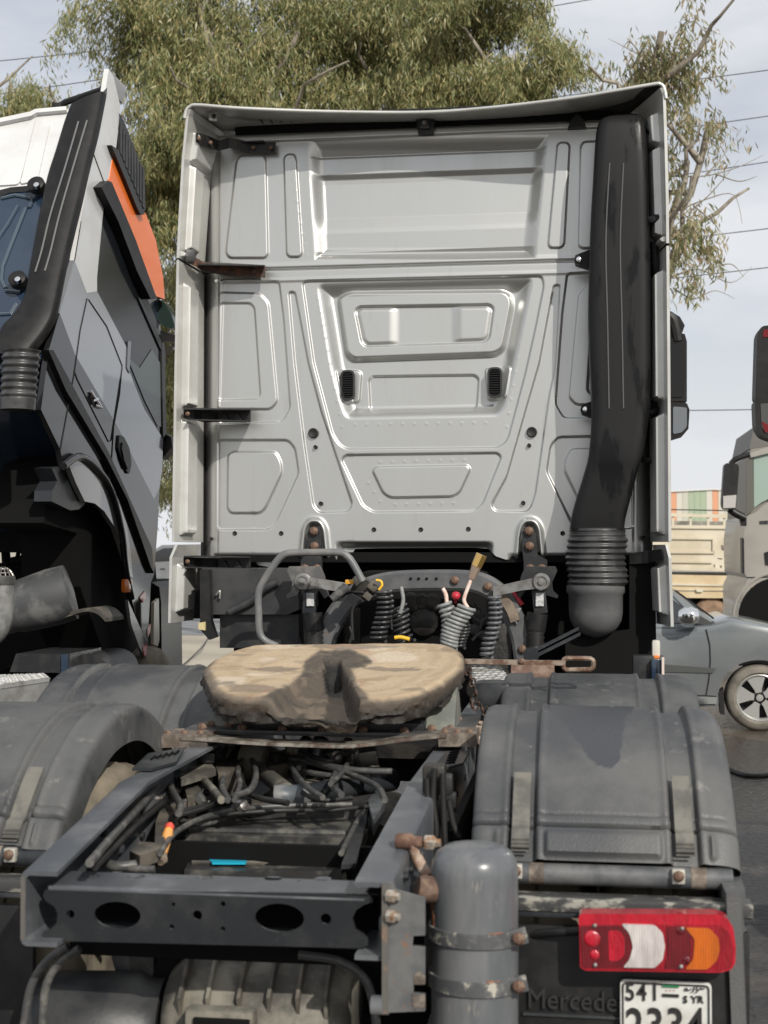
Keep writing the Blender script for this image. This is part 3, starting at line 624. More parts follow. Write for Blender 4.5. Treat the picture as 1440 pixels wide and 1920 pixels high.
# black plumbing and hinge parts between duct and right fairing
for (a, b, c_, d, Yq, r_) in ((1214,232,1244,262,6.62,.035),(1228,262,1232,330,6.7,.028),(1212,412,1240,400,6.6,.028),(1228,455,1232,520,6.66,.030),(1218,500,1222,640,6.7,.026),(1228,640,1226,860,6.72,.022),(1204,862,1238,850,6.68,.020),(1205,768,1234,766,6.66,.02)):
    MB().tube(smooth_path([P(a,b,Y=Yq), P((a+c_)/2,(b+d)/2+6,Y=Yq-.02), P(c_,d,Y=Yq)], 5), r_*.75, 8).build('hinge_link', M_BLK, truck)
MB().box(P(1222,440,Y=6.72), (.05,.10,.12), .01).build('hinge_block', M_CHASD, truck)
o, md = bracket([(1180,1048),(1215,1044),(1240,1040)], [6.70,6.66,6.58], [.05,.06,.05], M_BLK)
# ------------------------------------------------------------------ door mirrors at the right side of the cab
mm = MB(); pm = [(1257,585),(1268,588),(1283,603),(1288,640),(1288,760),(1293,770),(1291,805),(1281,818),(1257,826)]
mY = 8.25
arm = MB().tube(smooth_path([P(1248,590,Y=mY), P(1262,600,Y=mY), P(1272,640,Y=mY)], 5), .03, 8).build('mirror_arm', M_PLAS, truck)
hs = MB().prism([P(a, b, Y=mY) for a, b in [(1240,626),(1257,622),(1284,626),(1288,640),(1288,752),(1240,752)]], (0,.16,0)).build('mirror_housing', M_PLAS, truck)
MB().prism([P(a, b, Y=mY+.02) for a, b in [(1240,585),(1262,586),(1275,594),(1284,610),(1280,622),(1240,622)]], (0,.15,0)).build('mirror_housing', M_PLAS, truck)
h2 = MB().prism([P(a, b, Y=mY-.01) for a, b in [(1240,752),(1288,756),(1293,768),(1291,804),(1280,817),(1240,829)]], (0,.14,0)).build('mirror_housing', M_PLAS, truck)
M_MIRR = mat('mirror_glass', (.25,.26,.27), .06, 1.0)
MB().prism([P(a, b, Y=mY-.015) for a, b in round_poly([(1262,762),(1288,764),(1288,800),(1278,811),(1262,814)], 4)], (0,.004,0)).build('mirror_glass', M_MIRR, h2)
MB().prism([P(a, b, Y=mY-.006) for a, b in round_poly([(1246,634),(1282,634),(1282,745),(1246,745)], 6)], (0,.004,0)).build('mirror_glass', mat('dark_mirror_glass', (.03,.03,.03), .08, .8), hs)
# ================================================================== THE SILVER LORRY: frame and running gear
YE = 2.91; ZE = 1.018; YK = 3.56; ZK = 1.106; XR = .392
def rail(s):
    x0, x1 = (.434,.438) if s < 0 else (.385,.412)
    st = [(YE,ZE,.163,x0),(YE+.02,ZE+.003,.166,x0),(YK-.05,ZK-.008,.235,x1-.002),(YK,ZK-.001,.25,x1),(YK+.05,ZK,.255,x1),(4.3,ZK,.27,x1+.002),(7.9,ZK-.02,.27,x1+.002)]
    rings = []; t = .010; fl = .082; r = .012
    for y, z, h, x in st:
        pr = [(x-fl,z),(x-r,z),(x-r*.3,z-r*.3),(x,z-r),(x,z-h+r),(x-r*.3,z-h+r*.3),(x-r,z-h),(x-fl,z-h),(x-fl,z-h+t),(x-r-t*.5,z-h+t),(x-t,z-h+r+t*.5),(x-t,z-r-t*.5),(x-r-t*.5,z-t),(x-fl,z-t)]
        rings.append([V(s*a, y, b) for a, b in pr])
    return MB().loft(rings).build('frame_rail', M_RAILP, truck, smooth=28)
railL, railR = rail(-1), rail(1)
for s, rl in ((-1, railL), (1, railR)):
    for y in (3.05,3.12,3.25,3.4,3.72,3.9,4.1,4.4):
        xr_ = (.436 if s < 0 else .387+.025*min(1,(y-2.91)/.6))
        for z in (.93,1.0): MB().cyl((s*(xr_+.008), y, z), (s*(xr_-.020), y, z), .010, seg=8).build('bolt', M_STEEL if rng.random() < .4 else M_CHASD, rl)
# rear cross member with its real holes
YC = 2.945
def c2(px, py): p = P(px, py, Y=YC); return (p.x, p.z)
out = [c2(*p) for p in [(84,1668),(690,1676),(698,1684),(699,1692),(684,1696),(668,1706),(661,1722),(666,1742),(682,1752),(690,1760),(690,1772),(676,1778),(88,1764),(80,1758),(80,1748),(95,1742),(106,1730),(108,1713),(102,1700),(86,1690),(80,1680)]]
def el(px, py, rx, ry, n=28): c = c2(px, py); k = 3.05/FPX; return circle2(c[0], c[1], rx*k, n, ry*k)
holes = [el(220,1716,45,25), el(524,1721,46,26), el(132,1714,8,8,14), el(611,1723,10,10,14), el(370,1716,9,9,14), el(325,1696,4,4,8), el(418,1695,5,5,8), el(322,1738,5,5,8), el(418,1742,5,5,8)]
cross = link('cross_member', plate_mesh('cross_member', out, holes, (0,YC,0), (1,0,0), (0,0,1), (0,1,0), .008), M_CROSS, truck, smooth=25)
tz = P(390,1671,Y=YC).z
xa, xb = c2(84,1668)[0], c2(690,1676)[0]
th = []
for a, b, rr in ((170,1643,17),(255,1644,17),(383,1646,17),(512,1648,17),(606,1648,16),(210,1645,5),(334,1647,5),(408,1647,5),(560,1652,4)):
    p = P(a, b, Z=tz); th.append(circle2(p.x, p.y, rr*3.05/FPX, 20 if rr > 6 else 8))
link('top_flange', plate_mesh('top_flange', [(xa+.01,YC+.004),(xb-.01,YC+.004),(xb-.01,YC+.135),(xa+.01,YC+.135)], th, (0,0,tz+.001), (1,0,0), (0,1,0), (0,0,-1), .008), M_RAILP, cross, smooth=25)
MB().cyl((xa+.008, YC+.008, tz-.007), (xb-.008, YC+.008, tz-.007), .0085, seg=12).build('rolled_edge', M_RAILP, cross)
bzz = P(390,1766,Y=YC).z; MB().box(((xa+xb)/2, YC+.06, bzz), (xb-xa-.04,.11,.008)).build('bottom_flange', M_CHAS, cross)
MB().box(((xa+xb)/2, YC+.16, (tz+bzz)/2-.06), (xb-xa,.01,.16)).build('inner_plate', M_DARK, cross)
# rust on the web edges of the rail ends
for s, xe in ((-1,.434), (1,.385)):
    MB().loft([[V(s*(xe+.001),YE-.002,z), V(s*(xe-.009),YE-.002,z), V(s*(xe-.009),YE+.0,z), V(s*(xe+.001),YE+.0,z)] for z in (ZE-.15, ZE-.012)]).build('rail_end_face', M_EDGE, railL if s < 0 else railR)
# ------------------------------------------------------------------ between the rails: tray, torque rods, hoses, axle lumps
def ptz(px, py, z): return P(px, py, Z=z)
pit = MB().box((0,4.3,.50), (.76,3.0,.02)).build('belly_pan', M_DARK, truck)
def zpoly(pts, z): return [ptz(a, b, z) for a, b in pts]
tray = MB().prism(zpoly([(345,1633),(640,1633),(672,1555),(690,1512),(560,1506),(470,1504),(465,1530),(380,1560)], .885), (0,0,-.10)).build('plastic_tray', mat('wet_black_plastic', (.030,.030,.030), .30, 0, col2=(.11,.105,.09), scale=9, lo=.46, hi=.66, rough2=.5, bump=.5, bscale=22), truck, smooth=20)
M_TRAY = tray.data.materials[0]
MB().prism(zpoly([(348,1566),(660,1572),(684,1516),(690,1507),(470,1500),(466,1522),(372,1552)], .915), (0,0,-.03)).build('lid', M_TRAY, tray, smooth=20)
MB().prism(zpoly([(470,1516),(690,1516),(696,1506),(474,1506)], .945), (0,0,-.06)).build('rim', M_TRAY, tray)
for k in range(4):
    a = ptz(360,1578+k*13,.89); b = ptz(640-k*4,1580+k*13,.89); MB().tube([a, b], .006, 6).build('rib', M_GRIME2, tray)
a = ptz(356,1557,.918); b = ptz(648,1563,.918); MB().tube([a, b], .010, 8).build('rim', M_TRAY, tray)
MB().prism(zpoly([(640,1630),(668,1628),(694,1512),(684,1512)], .93), (0,0,.012)).build('rim', M_CHASD, tray)
tag(MB().prism(zpoly([(390,1613),(466,1614),(460,1621),(398,1621)], .891), (0,0,.005)).build('plastic_strip', mat('cyan_plastic', (.02,.36,.52), .25)), 'small bright cyan plastic strip lying on the black tray inside the frame', 'strip')
# torque rods meeting at a bushing
zb0 = .985
A_, B_, C_ = ptz(548,1492,zb0), ptz(478,1436,zb0+.02), ptz(735,1462,zb0-.01)
rod = MB().cyl(A_, B_, .027, .024, seg=16).build('torque_rod', M_DUSTM, truck); MB().cyl(A_, C_, .028, .036, seg=16).build('torque_rod', M_CHAS, truck)
bs = MB().lathe([(.02,-.055),(.034,-.052),(.036,-.022),(.032,-.015),(.032,.015),(.036,.022),(.034,.052),(.02,.055)], A_, (1,.1,.05), 24).build('bushing', mat('blue_grey_bushing', (.075,.085,.095), .45, 0, col2=(.16,.16,.155), scale=20), truck, smooth=40)
MB().lathe([(.02,-.08),(.05,-.075),(.062,-.02),(.062,.03),(.05,.06),(.02,.07)], B_+V(-.015,.02,.01), (1,-.3,0), 24).build('axle_joint', M_DUSTM, truck, smooth=40)
MB().lathe([(.03,-.02),(.085,-.01),(.085,.01),(.03,.02)], B_+V(-.05,.02,-.02), (1,-.3,0), 24).build('brake_flange', M_GRIME, truck, smooth=40)
def hose(pts, r, m=None, nm='hose', par=None, n=7): return MB().tube(smooth_path(pts, n), r, 9).build(nm, m or M_HOSE, par or truck, smooth=60)
zz = 1.0
for pts, r, z, m in (([(428,1500),(417,1470),(432,1425),(452,1395)],.012,1.02,M_HOSE), ([(560,1440),(545,1415),(548,1440),(575,1475),(605,1495)],.013,1.03,M_HOSE), ([(552,1438),(590,1450),(650,1456),(697,1457)],.013,1.02,M_HOSE),
                     ([(180,1612),(205,1590),(228,1545),(258,1490),(268,1480)],.019,.97,M_HOSE), ([(180,1612),(215,1624),(255,1622)],.019,.955,M_HOSE), ([(318,1455),(322,1480),(338,1510),(335,1525)],.016,1.02,M_HOSE),
                     ([(258,1490),(290,1475),(315,1460)],.020,1.03,M_CHASD), ([(330,1525),(380,1512),(430,1502),(470,1503)],.010,.98,M_RUB), ([(325,1530),(370,1520),(420,1500),(440,1492)],.008,1.0,M_RUB), ([(300,1585),(310,1555),(340,1530),(370,1515)],.008,.96,M_RUB),
                     ([(385,1522),(420,1518),(450,1519)],.024,.955,M_CHASD), ([(575,1478),(600,1470),(640,1466)],.010,1.0,M_HOSE), ([(640,1400),(655,1420),(640,1450),(620,1470)],.010,1.05,M_HOSE), ([(500,1400),(520,1412),(540,1410)],.016,1.06,M_GRIME2),
                     ([(372,1455),(395,1475),(420,1497)],.016,1.0,M_DUSTM), ([(280,1632),(290,1600),(310,1560)],.012,.92,M_HOSE)):
    hose([ptz(a, b, z) for a, b in pts], r*(.66 if r > .012 else .8), m)
for pts, r, z, m in (([(168,1618),(205,1575),(255,1520),(300,1472),(352,1432),(420,1408),(500,1400)],.010,1.035,M_HOSE), ([(178,1626),(222,1580),(280,1525),(335,1482),(400,1450),(470,1432),(560,1424),(640,1420)],.009,1.0,M_RUB), ([(300,1600),(330,1560),(390,1530),(470,1515),(560,1510),(660,1508)],.008,.968,M_HOSE),
                     ([(345,1545),(420,1528),(520,1520),(620,1519),(690,1512)],.007,.962,M_RUB), ([(430,1405),(520,1418),(620,1440),(700,1470),(722,1500)],.009,1.04,M_HOSE), ([(540,1408),(600,1432),(668,1444),(735,1446)],.010,1.045,M_HOSE), ([(462,1405),(452,1450),(470,1490),(540,1506)],.009,1.0,M_RUB)):
    hose([ptz(a, b, z) for a, b in pts], r, m, 'air_line')
# more of the crowded bay: ledges, plates, pipes and cables in dusty greys
MB().prism(zpoly([(350,1640),(650,1640),(646,1622),(352,1622)], .875), (0,0,-.05)).build('dirt_ledge', M_GRIME2, truck)
for pts, z, dz in (([(330,1445),(395,1430),(405,1442),(340,1462)],1.04,-.02), ([(345,1470),(372,1462),(380,1490),(352,1500)],1.0,-.06), ([(400,1425),(445,1415),(452,1440),(410,1452)],1.03,-.08),
                  ([(500,1420),(545,1412),(548,1430),(505,1438)],1.03,-.05), ([(655,1415),(705,1408),(712,1440),(660,1448)],1.02,-.07), ([(690,1500),(715,1470),(722,1500),(700,1540)],.96,-.04), ([(560,1462),(610,1455),(615,1470),(566,1478)],.99,-.04), ([(470,1497),(520,1494),(522,1504),(472,1507)],.965,-.03)):
    MB().prism(zpoly(pts, z), (0,0,dz)).build('bay_bracket', [M_GRIME2, M_CHAS, M_RAILP, M_DUSTM][int(rng.integers(4))], truck, smooth=20)
for pts, r, z, m in (([(205,1600),(240,1560),(262,1520),(300,1490),(318,1470)],.011,.99,M_HOSE), ([(330,1535),(360,1545),(400,1540),(440,1525)],.012,.945,M_HOSE), ([(338,1515),(385,1505),(425,1508),(455,1515)],.009,.965,M_HOSE), ([(350,1440),(372,1452),(392,1472),(415,1500)],.017,1.02,M_DUSTM), ([(440,1500),(450,1470),(446,1440),(462,1415)],.010,1.03,M_HOSE),
                     ([(575,1400),(590,1420),(625,1426),(655,1412)],.010,1.05,M_HOSE), ([(520,1432),(545,1450),(560,1480),(600,1500),(660,1496)],.009,1.0,M_RUB), ([(610,1400),(630,1440),(622,1470),(640,1490)],.012,1.03,M_HOSE), ([(668,1405),(672,1435),(700,1452),(724,1452)],.011,1.03,M_HOSE), ([(470,1420),(480,1450),(470,1480),(440,1492)],.012,1.03,M_HOSE),
                     ([(390,1520),(430,1512),(470,1512)],.021,.955,M_HOSE), ([(300,1600),(318,1575),(330,1545)],.010,.95,M_RUB), ([(180,1600),(200,1618),(240,1628),(290,1630)],.014,.95,M_HOSE), ([(640,1600),(655,1570),(675,1530),(690,1505)],.010,.94,M_HOSE)):
    hose([ptz(a, b, z) for a, b in pts], r*(.66 if r > .012 else .8), m)
for a, b, z, s_ in ((268,1482,1.03,.05),(322,1448,1.05,.055),(600,1398,1.09,.06),(572,1396,1.09,.05),(655,1398,1.09,.05),(630,1418,1.06,.04),(452,1512,.98,.04),(372,1500,.99,.04),(345,1510,.98,.035),(220,1592,.97,.035),(187,1606,.965,.04),(548,1404,1.08,.035)):
    lmp = MB().lathe([(s_*.2,-s_*.6),(s_*.38,-s_*.5),(s_*.34,-s_*.1),(s_*.5,0),(s_*.42,s_*.4),(s_*.2,s_*.5)], ptz(a, b, z), (rng.normal(), rng.normal()*.4, .4), 10).build('fitting', [M_GRIME2, M_HOSE, M_STEEL, M_CHAS][int(rng.integers(4))], truck, smooth=40)
# cast brake arm at left, clip blocks, valve lumps
arm_p = [ptz(a, b, .945) for a, b in [(243,1618),(262,1600),(290,1602),(292,1560),(300,1540),(335,1518),(355,1515),(330,1532),(315,1552),(308,1600),(296,1616),(262,1628)]]
MB().prism(arm_p, (0,0,.03)).build('brake_arm', M_GRIME2, truck)
for a, b, z, s in ((555,1405,1.07,.05),(585,1400,1.08,.06),(625,1402,1.07,.05),(648,1412,1.06,.035),(520,1420,1.05,.05),(390,1420,1.06,.05),(400,1400,1.08,.045),(360,1495,.97,.05),(300,1500,.98,.045),(340,1525,.96,.03),(375,1525,.95,.03),(600,1455,1.0,.04),(575,1450,1.0,.035),(650,1470,.98,.04)):
    MB().box(ptz(a, b, z), (s*.95, s*.75, s*.65), s*.15, R=Matrix.Rotation(rng.random()*1.2,3,'Z')).build('valve_block', [M_GRIME, M_CHASD, M_GRIME2][int(rng.integers(3))], truck)
# steps with slots beside the rails
for s, pts in ((-1, [(248,1440),(278,1412),(345,1402),(330,1428),(285,1440)]), (1, [(808,1440),(838,1408),(880,1408),(868,1430),(830,1440)])):
    st_ = MB().prism(zpoly(pts, ZK+.012), (0,0,-.008)).build('step_plate', M_CHAS, truck)
    for k in range(5):
        if s < 0: a, b = ptz(283+k*11,1424-k*2.5,ZK+.014), ptz(291+k*11,1418-k*2.5,ZK+.014)
        else: a, b = ptz(836+k*2,1431-k*5,ZK+.014), ptz(852+k*2,1429-k*5,ZK+.014)
        MB().tube([a, b], .004, 6).build('slot', M_DARK, st_)
# cross tube and axles with differential
for ya, nm in ((3.93,'rear_axle'),(5.13,'front_drive_axle')):
    ax_ = MB().tube([(-.95,ya,.52),(-.5,ya,.52),(-.22,ya,.56),(.22,ya,.56),(.5,ya,.52),(.95,ya,.52)], [.08,.085,.13,.13,.085,.08], 16).build(nm, M_GRIME2, truck, smooth=50)
    MB().lathe([(.05,-.30),(.17,-.26),(.22,-.10),(.23,.06),(.16,.20),(.08,.30)], (0,ya,.60), (0,1,0), 24).build('differential', M_GRIME2, ax_, smooth=50)
# lower rear: dusty ribbed housing, drum, loops of hose
hc = P(480,1945,Y=3.25); hx = [P(a, 1900, Y=3.2).x for a in (310, 655)]
rings = []
for k in range(15):
    t = k/14; x = hx[0]+(hx[1]-hx[0])*t; e_ = .72+.28*math.sin(math.pi*min(1,max(0,t)))**.5; rings.append([V(x, 3.28+.17*e_*math.cos(a), .60+.155*e_*math.sin(a)+.01*math.sin(9*t)) for a in np.linspace(0, 2*math.pi, 25)[:-1]])
hous = MB().loft(rings).build('axle_casting', M_DUSTM, truck, smooth=60)
for k, px_ in enumerate((340,392,450,506,560,612)):
    c = P(px_,1850,Y=3.14); MB().prism([c+V(-.004,-.005,-.07), c+V(-.004,-.02,-.02), c+V(-.004,.05,.05), c+V(-.004,.2,.10), c+V(-.004,.2,-.07)], (.008,0,0)).build('rib', M_DUSTM if k % 2 else M_GRIME2, hous)
bo_ = MB().box(P(415,1912,Y=3.085), (.16,.05,.055), .012).build('boss', M_DUSTM, hous); MB().box(P(415,1922,Y=3.055), (.13,.01,.03), .004).build('recess', M_DARK, bo_)
dr = MB().lathe([(.03,-.17),(.10,-.165),(.13,-.14),(.145,-.10),(.145,.10),(.13,.12),(.132,.16)], P(185,1938,Y=3.25), (1,.1,0), 36).build('brake_chamber', M_CHASD, truck, smooth=45)
for k, (a, b) in enumerate(((250,1830),(275,1835),(560,1835),(600,1850),(640,1860),(330,1815),(470,1810))):
    MB().box(P(a, b, Y=3.34), (.05+.02*(k % 3),.10,.16), .015, R=Matrix.Rotation(.3*(k % 3)-.3,3,'Y')).build('bracket', [M_CHASD, M_GRIME, M_DARK][k % 3], truck)
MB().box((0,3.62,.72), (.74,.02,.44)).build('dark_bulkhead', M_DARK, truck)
for pts in ([(128,1775),(90,1800),(58,1850),(44,1930)], [(150,1778),(112,1805),(86,1850),(78,1930)], [(560,1790),(630,1800),(680,1830),(700,1880),(706,1930)]):
    hose([P(a, b, Y=3.06) for a, b in pts], .010, M_HOSE)
MB().lathe([(.012,-.02),(.02,-.018),(.02,.02),(.012,.024)], P(712,1884,Y=2.99), (1,0,0), 14).build('cap', mat('pale_plug', (.5,.5,.48), .5), truck)
# ------------------------------------------------------------------ wheels: dual tyres on both drive axles and the steering axle
M_TYRE = mat('dusty_tyre', (.09,.078,.06), .85, 0, col2=(.25,.21,.15), scale=4, lo=.25, hi=.75, bump=.3, bscale=50)
M_RIM = mat('dusty_rim', (.25,.22,.16), .7, .1, col2=(.12,.10,.08), scale=8)
def tyre_mesh(R=.55, w=.27):
    mb = MB(); seg = 72; pr = [(R*.56,-w*.42),(R*.62,-w*.5),(R*.80,-w*.52),(R*.93,-w*.47),(R*.985,-w*.40),(R,-w*.30),(R,-w*.13),(R*.975,-w*.12),(R*.975,-w*.10),(R,-w*.09),(R,w*.09),(R*.975,w*.10),(R*.975,w*.12),(R,w*.13),(R,w*.30),(R*.985,w*.40),(R*.93,w*.47),(R*.80,w*.52),(R*.62,w*.5),(R*.56,w*.42)]
    rings = []
    for r_, h in pr:
        ring = []
        for j in range(seg):
            a = 2*math.pi*j/seg; k = r_-(.012 if (j % 2 == 0 and r_ > R*.975 and abs(h) > w*.25) else 0); ring.append(V(h, k*math.cos(a), k*math.sin(a)))
        rings.append(ring)
    return mb.loft(rings, False, False)
ty_me = tyre_mesh().mesh('tyre')
rim_me = MB().lathe([(.30,-.11),(.31,-.10),(.29,-.08),(.27,-.02),(.17,.03),(.15,.06),(.10,.10),(.02,.11)], (0,0,0), (1,0,0), 36).mesh('rim')
for ya in (3.93, 5.13):
    for s in (-1, 1):
        for xo in (.64, .97):
            wh_ = link('tyre', ty_me, M_TYRE, truck, loc=(s*xo, ya-(.08 if ya < 4 else 0), .555), smooth=40)
            rm_ = link('rim', rim_me, M_RIM, wh_, loc=(s*xo, ya-(.08 if ya < 4 else 0), .555), smooth=40)
            if s < 0: rm_.rotation_euler = (0,0,math.pi)
for s in (-1, 1): link('tyre', ty_me, M_TYRE, truck, loc=(s*.98, 8.3, .55), smooth=40)
# ------------------------------------------------------------------ plastic mudguards
def mudguard(name, s, ya, ztop, a0, a1, x0=.515, x1=1.147, R=.665, m=None, rear=False, wet=None):
    ns, nx_ = 230, 170
    ph = np.linspace(rad(a0), rad(a1), ns)[:,None]+np.zeros((1,nx_)); xx = np.linspace(x0, x1, nx_)[None,:]+np.zeros((ns,1))
    xi, xo = xx-x0, x1-xx; rr = np.full(ph.shape, R)
    edge = np.minimum(xi, xo); rr -= .022*(1-np.sqrt(np.clip(1-(1-np.clip(xi/.03,0,1))**2, 0, 1)))+.045*(1-np.sqrt(np.clip(1-(1-np.clip(xo/.065,0,1))**2, 0, 1)))
    for xg in (.637, 1.020):
        d = np.abs(xx-xg); rr -= .016*sstep((.036-d)/.007); rr += .0045*np.exp(-((d-.042)/.008)**2)
    rr -= .006*sstep((np.abs(xx-.83)-.10)/.1)*0
    if rear:
        for ag, dp in ((46.2,.005),(48.9,.013)): rr -= dp*np.exp(-((ph-rad(ag))/rad(.30))**2)
        rr += .004*sstep((ph-rad(46.4))/rad(.3))*sstep((rad(48.8)-ph)/rad(.3))
        rr += .012*sstep((ph-rad(49.2))/rad(.8))
        rr += .016*sstep((ph-rad(50.5))/rad(1.0))*sstep((rad(56.3)-ph)/rad(.6))*sstep((np.minimum(np.abs(xx-.637), np.abs(xx-1.02))-.05)/.012)*sstep((edge-.05)/.02)
    rr += .004*vnoise(xx*5, ph*4, 9, 2)
    Y = ya-rr*np.sin(ph); Z = (ztop-R)+rr*np.cos(ph); W = np.stack([s*xx, Y, Z], -1)
    # skirts: inner and outer flank follow the arc downwards
    def flank(col, dep, n=7):
        o = []
        for k in range(1, n+1):
            q = W[:,col].copy(); f = dep*k/n; r2 = rr[:,col]-f; q[:,1] = ya-r2*np.sin(ph[:,col]); q[:,2] = (ztop-R)+r2*np.cos(ph[:,col]); o.append(q)
        return np.stack(o, 1)
    Wf = np.concatenate([flank(0, .085)[:, ::-1], W, flank(-1, .12)], 1)
    me = grid_mesh(name, Wf, flip=s > 0)
    ob = link(name, me, m or M_FEND, truck, smooth=60)
    if wet is not None:
        at_ = me.attributes.new('wet', 'FLOAT', 'POINT')
        f, r_, u = np.array(FWD), np.array(RGT), np.array(UPV); D = Wf.reshape(-1,3)-np.array(CAM); dz = D@f
        px, py = 720+FPX*(D@r_)/dz, 960-FPX*(D@u)/dz
        nn = vnoise(px/22, py/22, 5, 4)
        val = sstep(.5-(sdf(px, py, wet)+nn*16)/2.5); at_.data.foreach_set('value', val.astype('f'))
    return ob
def wet_material(name, base):
    m = base.copy(); m.name = name; nt = m.node_tree; b = nt.nodes['Principled BSDF']; N = nt.nodes.new; K = nt.links.new
    a = N('ShaderNodeAttribute'); a.attribute_name = 'wet'
    mxc = N('ShaderNodeMixRGB'); src = b.inputs['Base Color'].links[0].from_socket; K(src, mxc.inputs['Color1']); mxc.inputs['Color2'].default_value = (.048,.050,.056,1)
    K(a.outputs['Fac'], mxc.inputs['Fac']); K(mxc.outputs['Color'], b.inputs['Base Color'])
    rr = N('ShaderNodeMix'); rr.data_type = 'FLOAT'
    if b.inputs['Roughness'].links: K(b.inputs['Roughness'].links[0].from_socket, rr.inputs[2])
    else: rr.inputs[2].default_value = b.inputs['Roughness'].default_value
    rr.inputs[3].default_value = .36; K(a.outputs['Fac'], rr.inputs[0]); K(rr.outputs[0], b.inputs['Roughness']); return m
M_FENDX = wet_material('grey_fender_damp', M_FENDW)
patch = [(1010,1322),(1035,1338),(1055,1354),(1086,1388),(1103,1423),(1120,1437),(1145,1440),(1162,1427),(1169,1399),(1166,1375),(1173,1347),(1192,1322)]
mgR = mudguard('mudguard', 1, 3.88, 1.284, -52, 57, rear=True, m=M_FENDX, wet=patch)
mgL = mudguard('mudguard', -1, 3.88, 1.270, -52, 57, rear=True, m=M_FEND)
mgFR = mudguard('mudguard', 1, 5.15, 1.262, -60, 52, x0=.50, x1=1.187, m=M_FEND)
mgFL = mudguard('mudguard', -1, 5.15, 1.275, -60, 52, x0=.42, x1=1.187, m=M_FEND)
for s, mg, zt in ((1, mgR, 1.284), (-1, mgL, 1.270)):
    for xg in (.634, 1.018):
        pts, ups = [], []
        for k in range(15):
            f = rad(36+k*1.36); r_ = .665+.006+(.012 if f > rad(50) else 0); pts.append(V(s*xg, 3.88-r_*math.sin(f), zt-.665+r_*math.cos(f))); ups.append(V(0,-math.sin(f),math.cos(f)))
        st_ = MB().strip(pts, (1,0,0), .042, ups, .008).build('rubber_strap', M_STRAP, mg)
        for k in range(4):
            f = rad(53.2+k*.8); r_ = .690; p = V(s*xg, 3.88-r_*math.sin(f), zt-.665+r_*math.cos(f)); MB().box(p, (.043,.004,.004)).build('rib', M_STRAP, st_)
    # round support tube with bolted clamps, shelf bar and flap below
    zt_p = zt-.665+.60*math.cos(rad(62)); yt = 3.42
    tb = MB().cyl((s*.50, 3.33, .952), (s*1.125, 3.33, .952), .026, seg=20).build('support_tube', mat('steel_tube', (.07,.075,.08), .4, 0, col2=(.13,.13,.13), scale=10) if s > 0 else M_CHAS, truck, smooth=40)
    for xg in (.655, 1.03):
        cl = MB().box((s*xg-s*.03, 3.302, .962), (.03,.02,.034), .004).build('clamp', mat('pale_clamp', (.45,.43,.38), .5, .3), tb); bolt(cl, V(s*xg-s*.03, 3.292, .965), M_YZINC, 1.1)
        MB().tube([(s*xg, 3.33, .952), (s*(xg+.035), 3.33, .952)], .0268, 20).build('rust_patch', M_RUST if False else M_RAL, tb, smooth=40)
    MB().box((s*.83, 3.255, .905), (.66,.07,.03), .004).build('shelf_bar', mat('wet_dark_bar', (.05,.05,.05), .3, 0, col2=(.30,.29,.25), scale=14, lo=.5, hi=.62, stretch=(1,2,2)), truck)
    MB().box((s*.83, 3.25, .882), (.66,.05,.012), .002).build('lower_lip', M_CHAS, truck)
    MB().box((s*.84, 3.225, .53), (.62,.02,.66), .004).build('mud_flap', M_BLK, truck)
    # rounded outer flank running down behind the lamp
    rings = []
    for z in np.linspace(.35, .95, 14):
        k = (z-.35)/.6; xo = 1.168-.02*k; rings.append([V(s*(xo-.05), 3.20, z), V(s*(xo-.02), 3.205, z), V(s*(xo-.004), 3.24, z), V(s*xo, 3.36, z), V(s*xo, 3.75, z), V(s*(xo-.03), 3.75, z), V(s*(xo-.05), 3.38, z)])
    MB().loft(rings).build('side_skirt', M_FEND, truck, smooth=50)
# ------------------------------------------------------------------ tail lamp with coloured chambers
def lens(name, col, rough=.1): return mat(name, col, rough, 0, col2=tuple(c*.62 for c in col), scale=26, lo=.35, hi=.7, stretch=(1,1,.35), coat=.8, spec=.6, bump=.35, bscale=160, col3=(.28,.22,.18), scale3=30, lo3=.66, hi3=.85)
M_LR, M_LRD, M_LW, M_LO = lens('red_lens', (.46,.008,.024)), lens('deep_red_lens', (.13,.003,.008)), lens('frosted_lens', (.60,.55,.53), .3), lens('orange_lens', (.52,.11,.006))
YL = 3.14
def lp2(pts, y=YL, r=0): 
    q = [P(a, b, Y=y) for a, b in pts]
    return q
for m_ in (M_LRD, M_LW, M_LO):
    nt = m_.node_tree; w_ = nt.nodes.new('ShaderNodeTexWave'); w_.bands_direction = 'X'; w_.inputs['Scale'].default_value = 55; tcn = nt.nodes.new('ShaderNodeTexCoord')
    nt.links.new(tcn.outputs['Object'], w_.inputs['Vector']); bn = [n for n in nt.nodes if n.type == 'BUMP'][0]; nt.links.new(w_.outputs['Fac'], bn.inputs['Height']); bn.inputs['Strength'].default_value = .22; bn.inputs['Distance'].default_value = .003
lampm = MB().prism(lp2([(1086,1720),(1090,1714),(1340,1715),(1362,1722),(1374,1742),(1379,1775),(1378,1805),(1370,1818),(1350,1823),(1098,1819),(1088,1812)], YL+.03), (0,.06,0)).build('tail_lamp', M_BLK, truck)
def chamber(name, pts, m, y=YL, t=.03): return MB().prism(lp2(round_poly(pts, 5), y), (0,t,0)).build(name, m, lampm, smooth=30)
chamber('lens', [(1085,1718),(1090,1713),(1342,1714),(1364,1722),(1375,1740),(1380,1775),(1379,1806),(1371,1819),(1350,1824),(1097,1820),(1087,1813)], M_LR, YL+.0, .045)
M_LRM = lens('mid_red_lens', (.30,.004,.014)); chamber('lens', [(1086,1734),(1345,1734),(1368,1748),(1376,1778),(1374,1808),(1366,1817),(1346,1821),(1098,1818),(1088,1810)], M_LRM, YL-.002, .02)
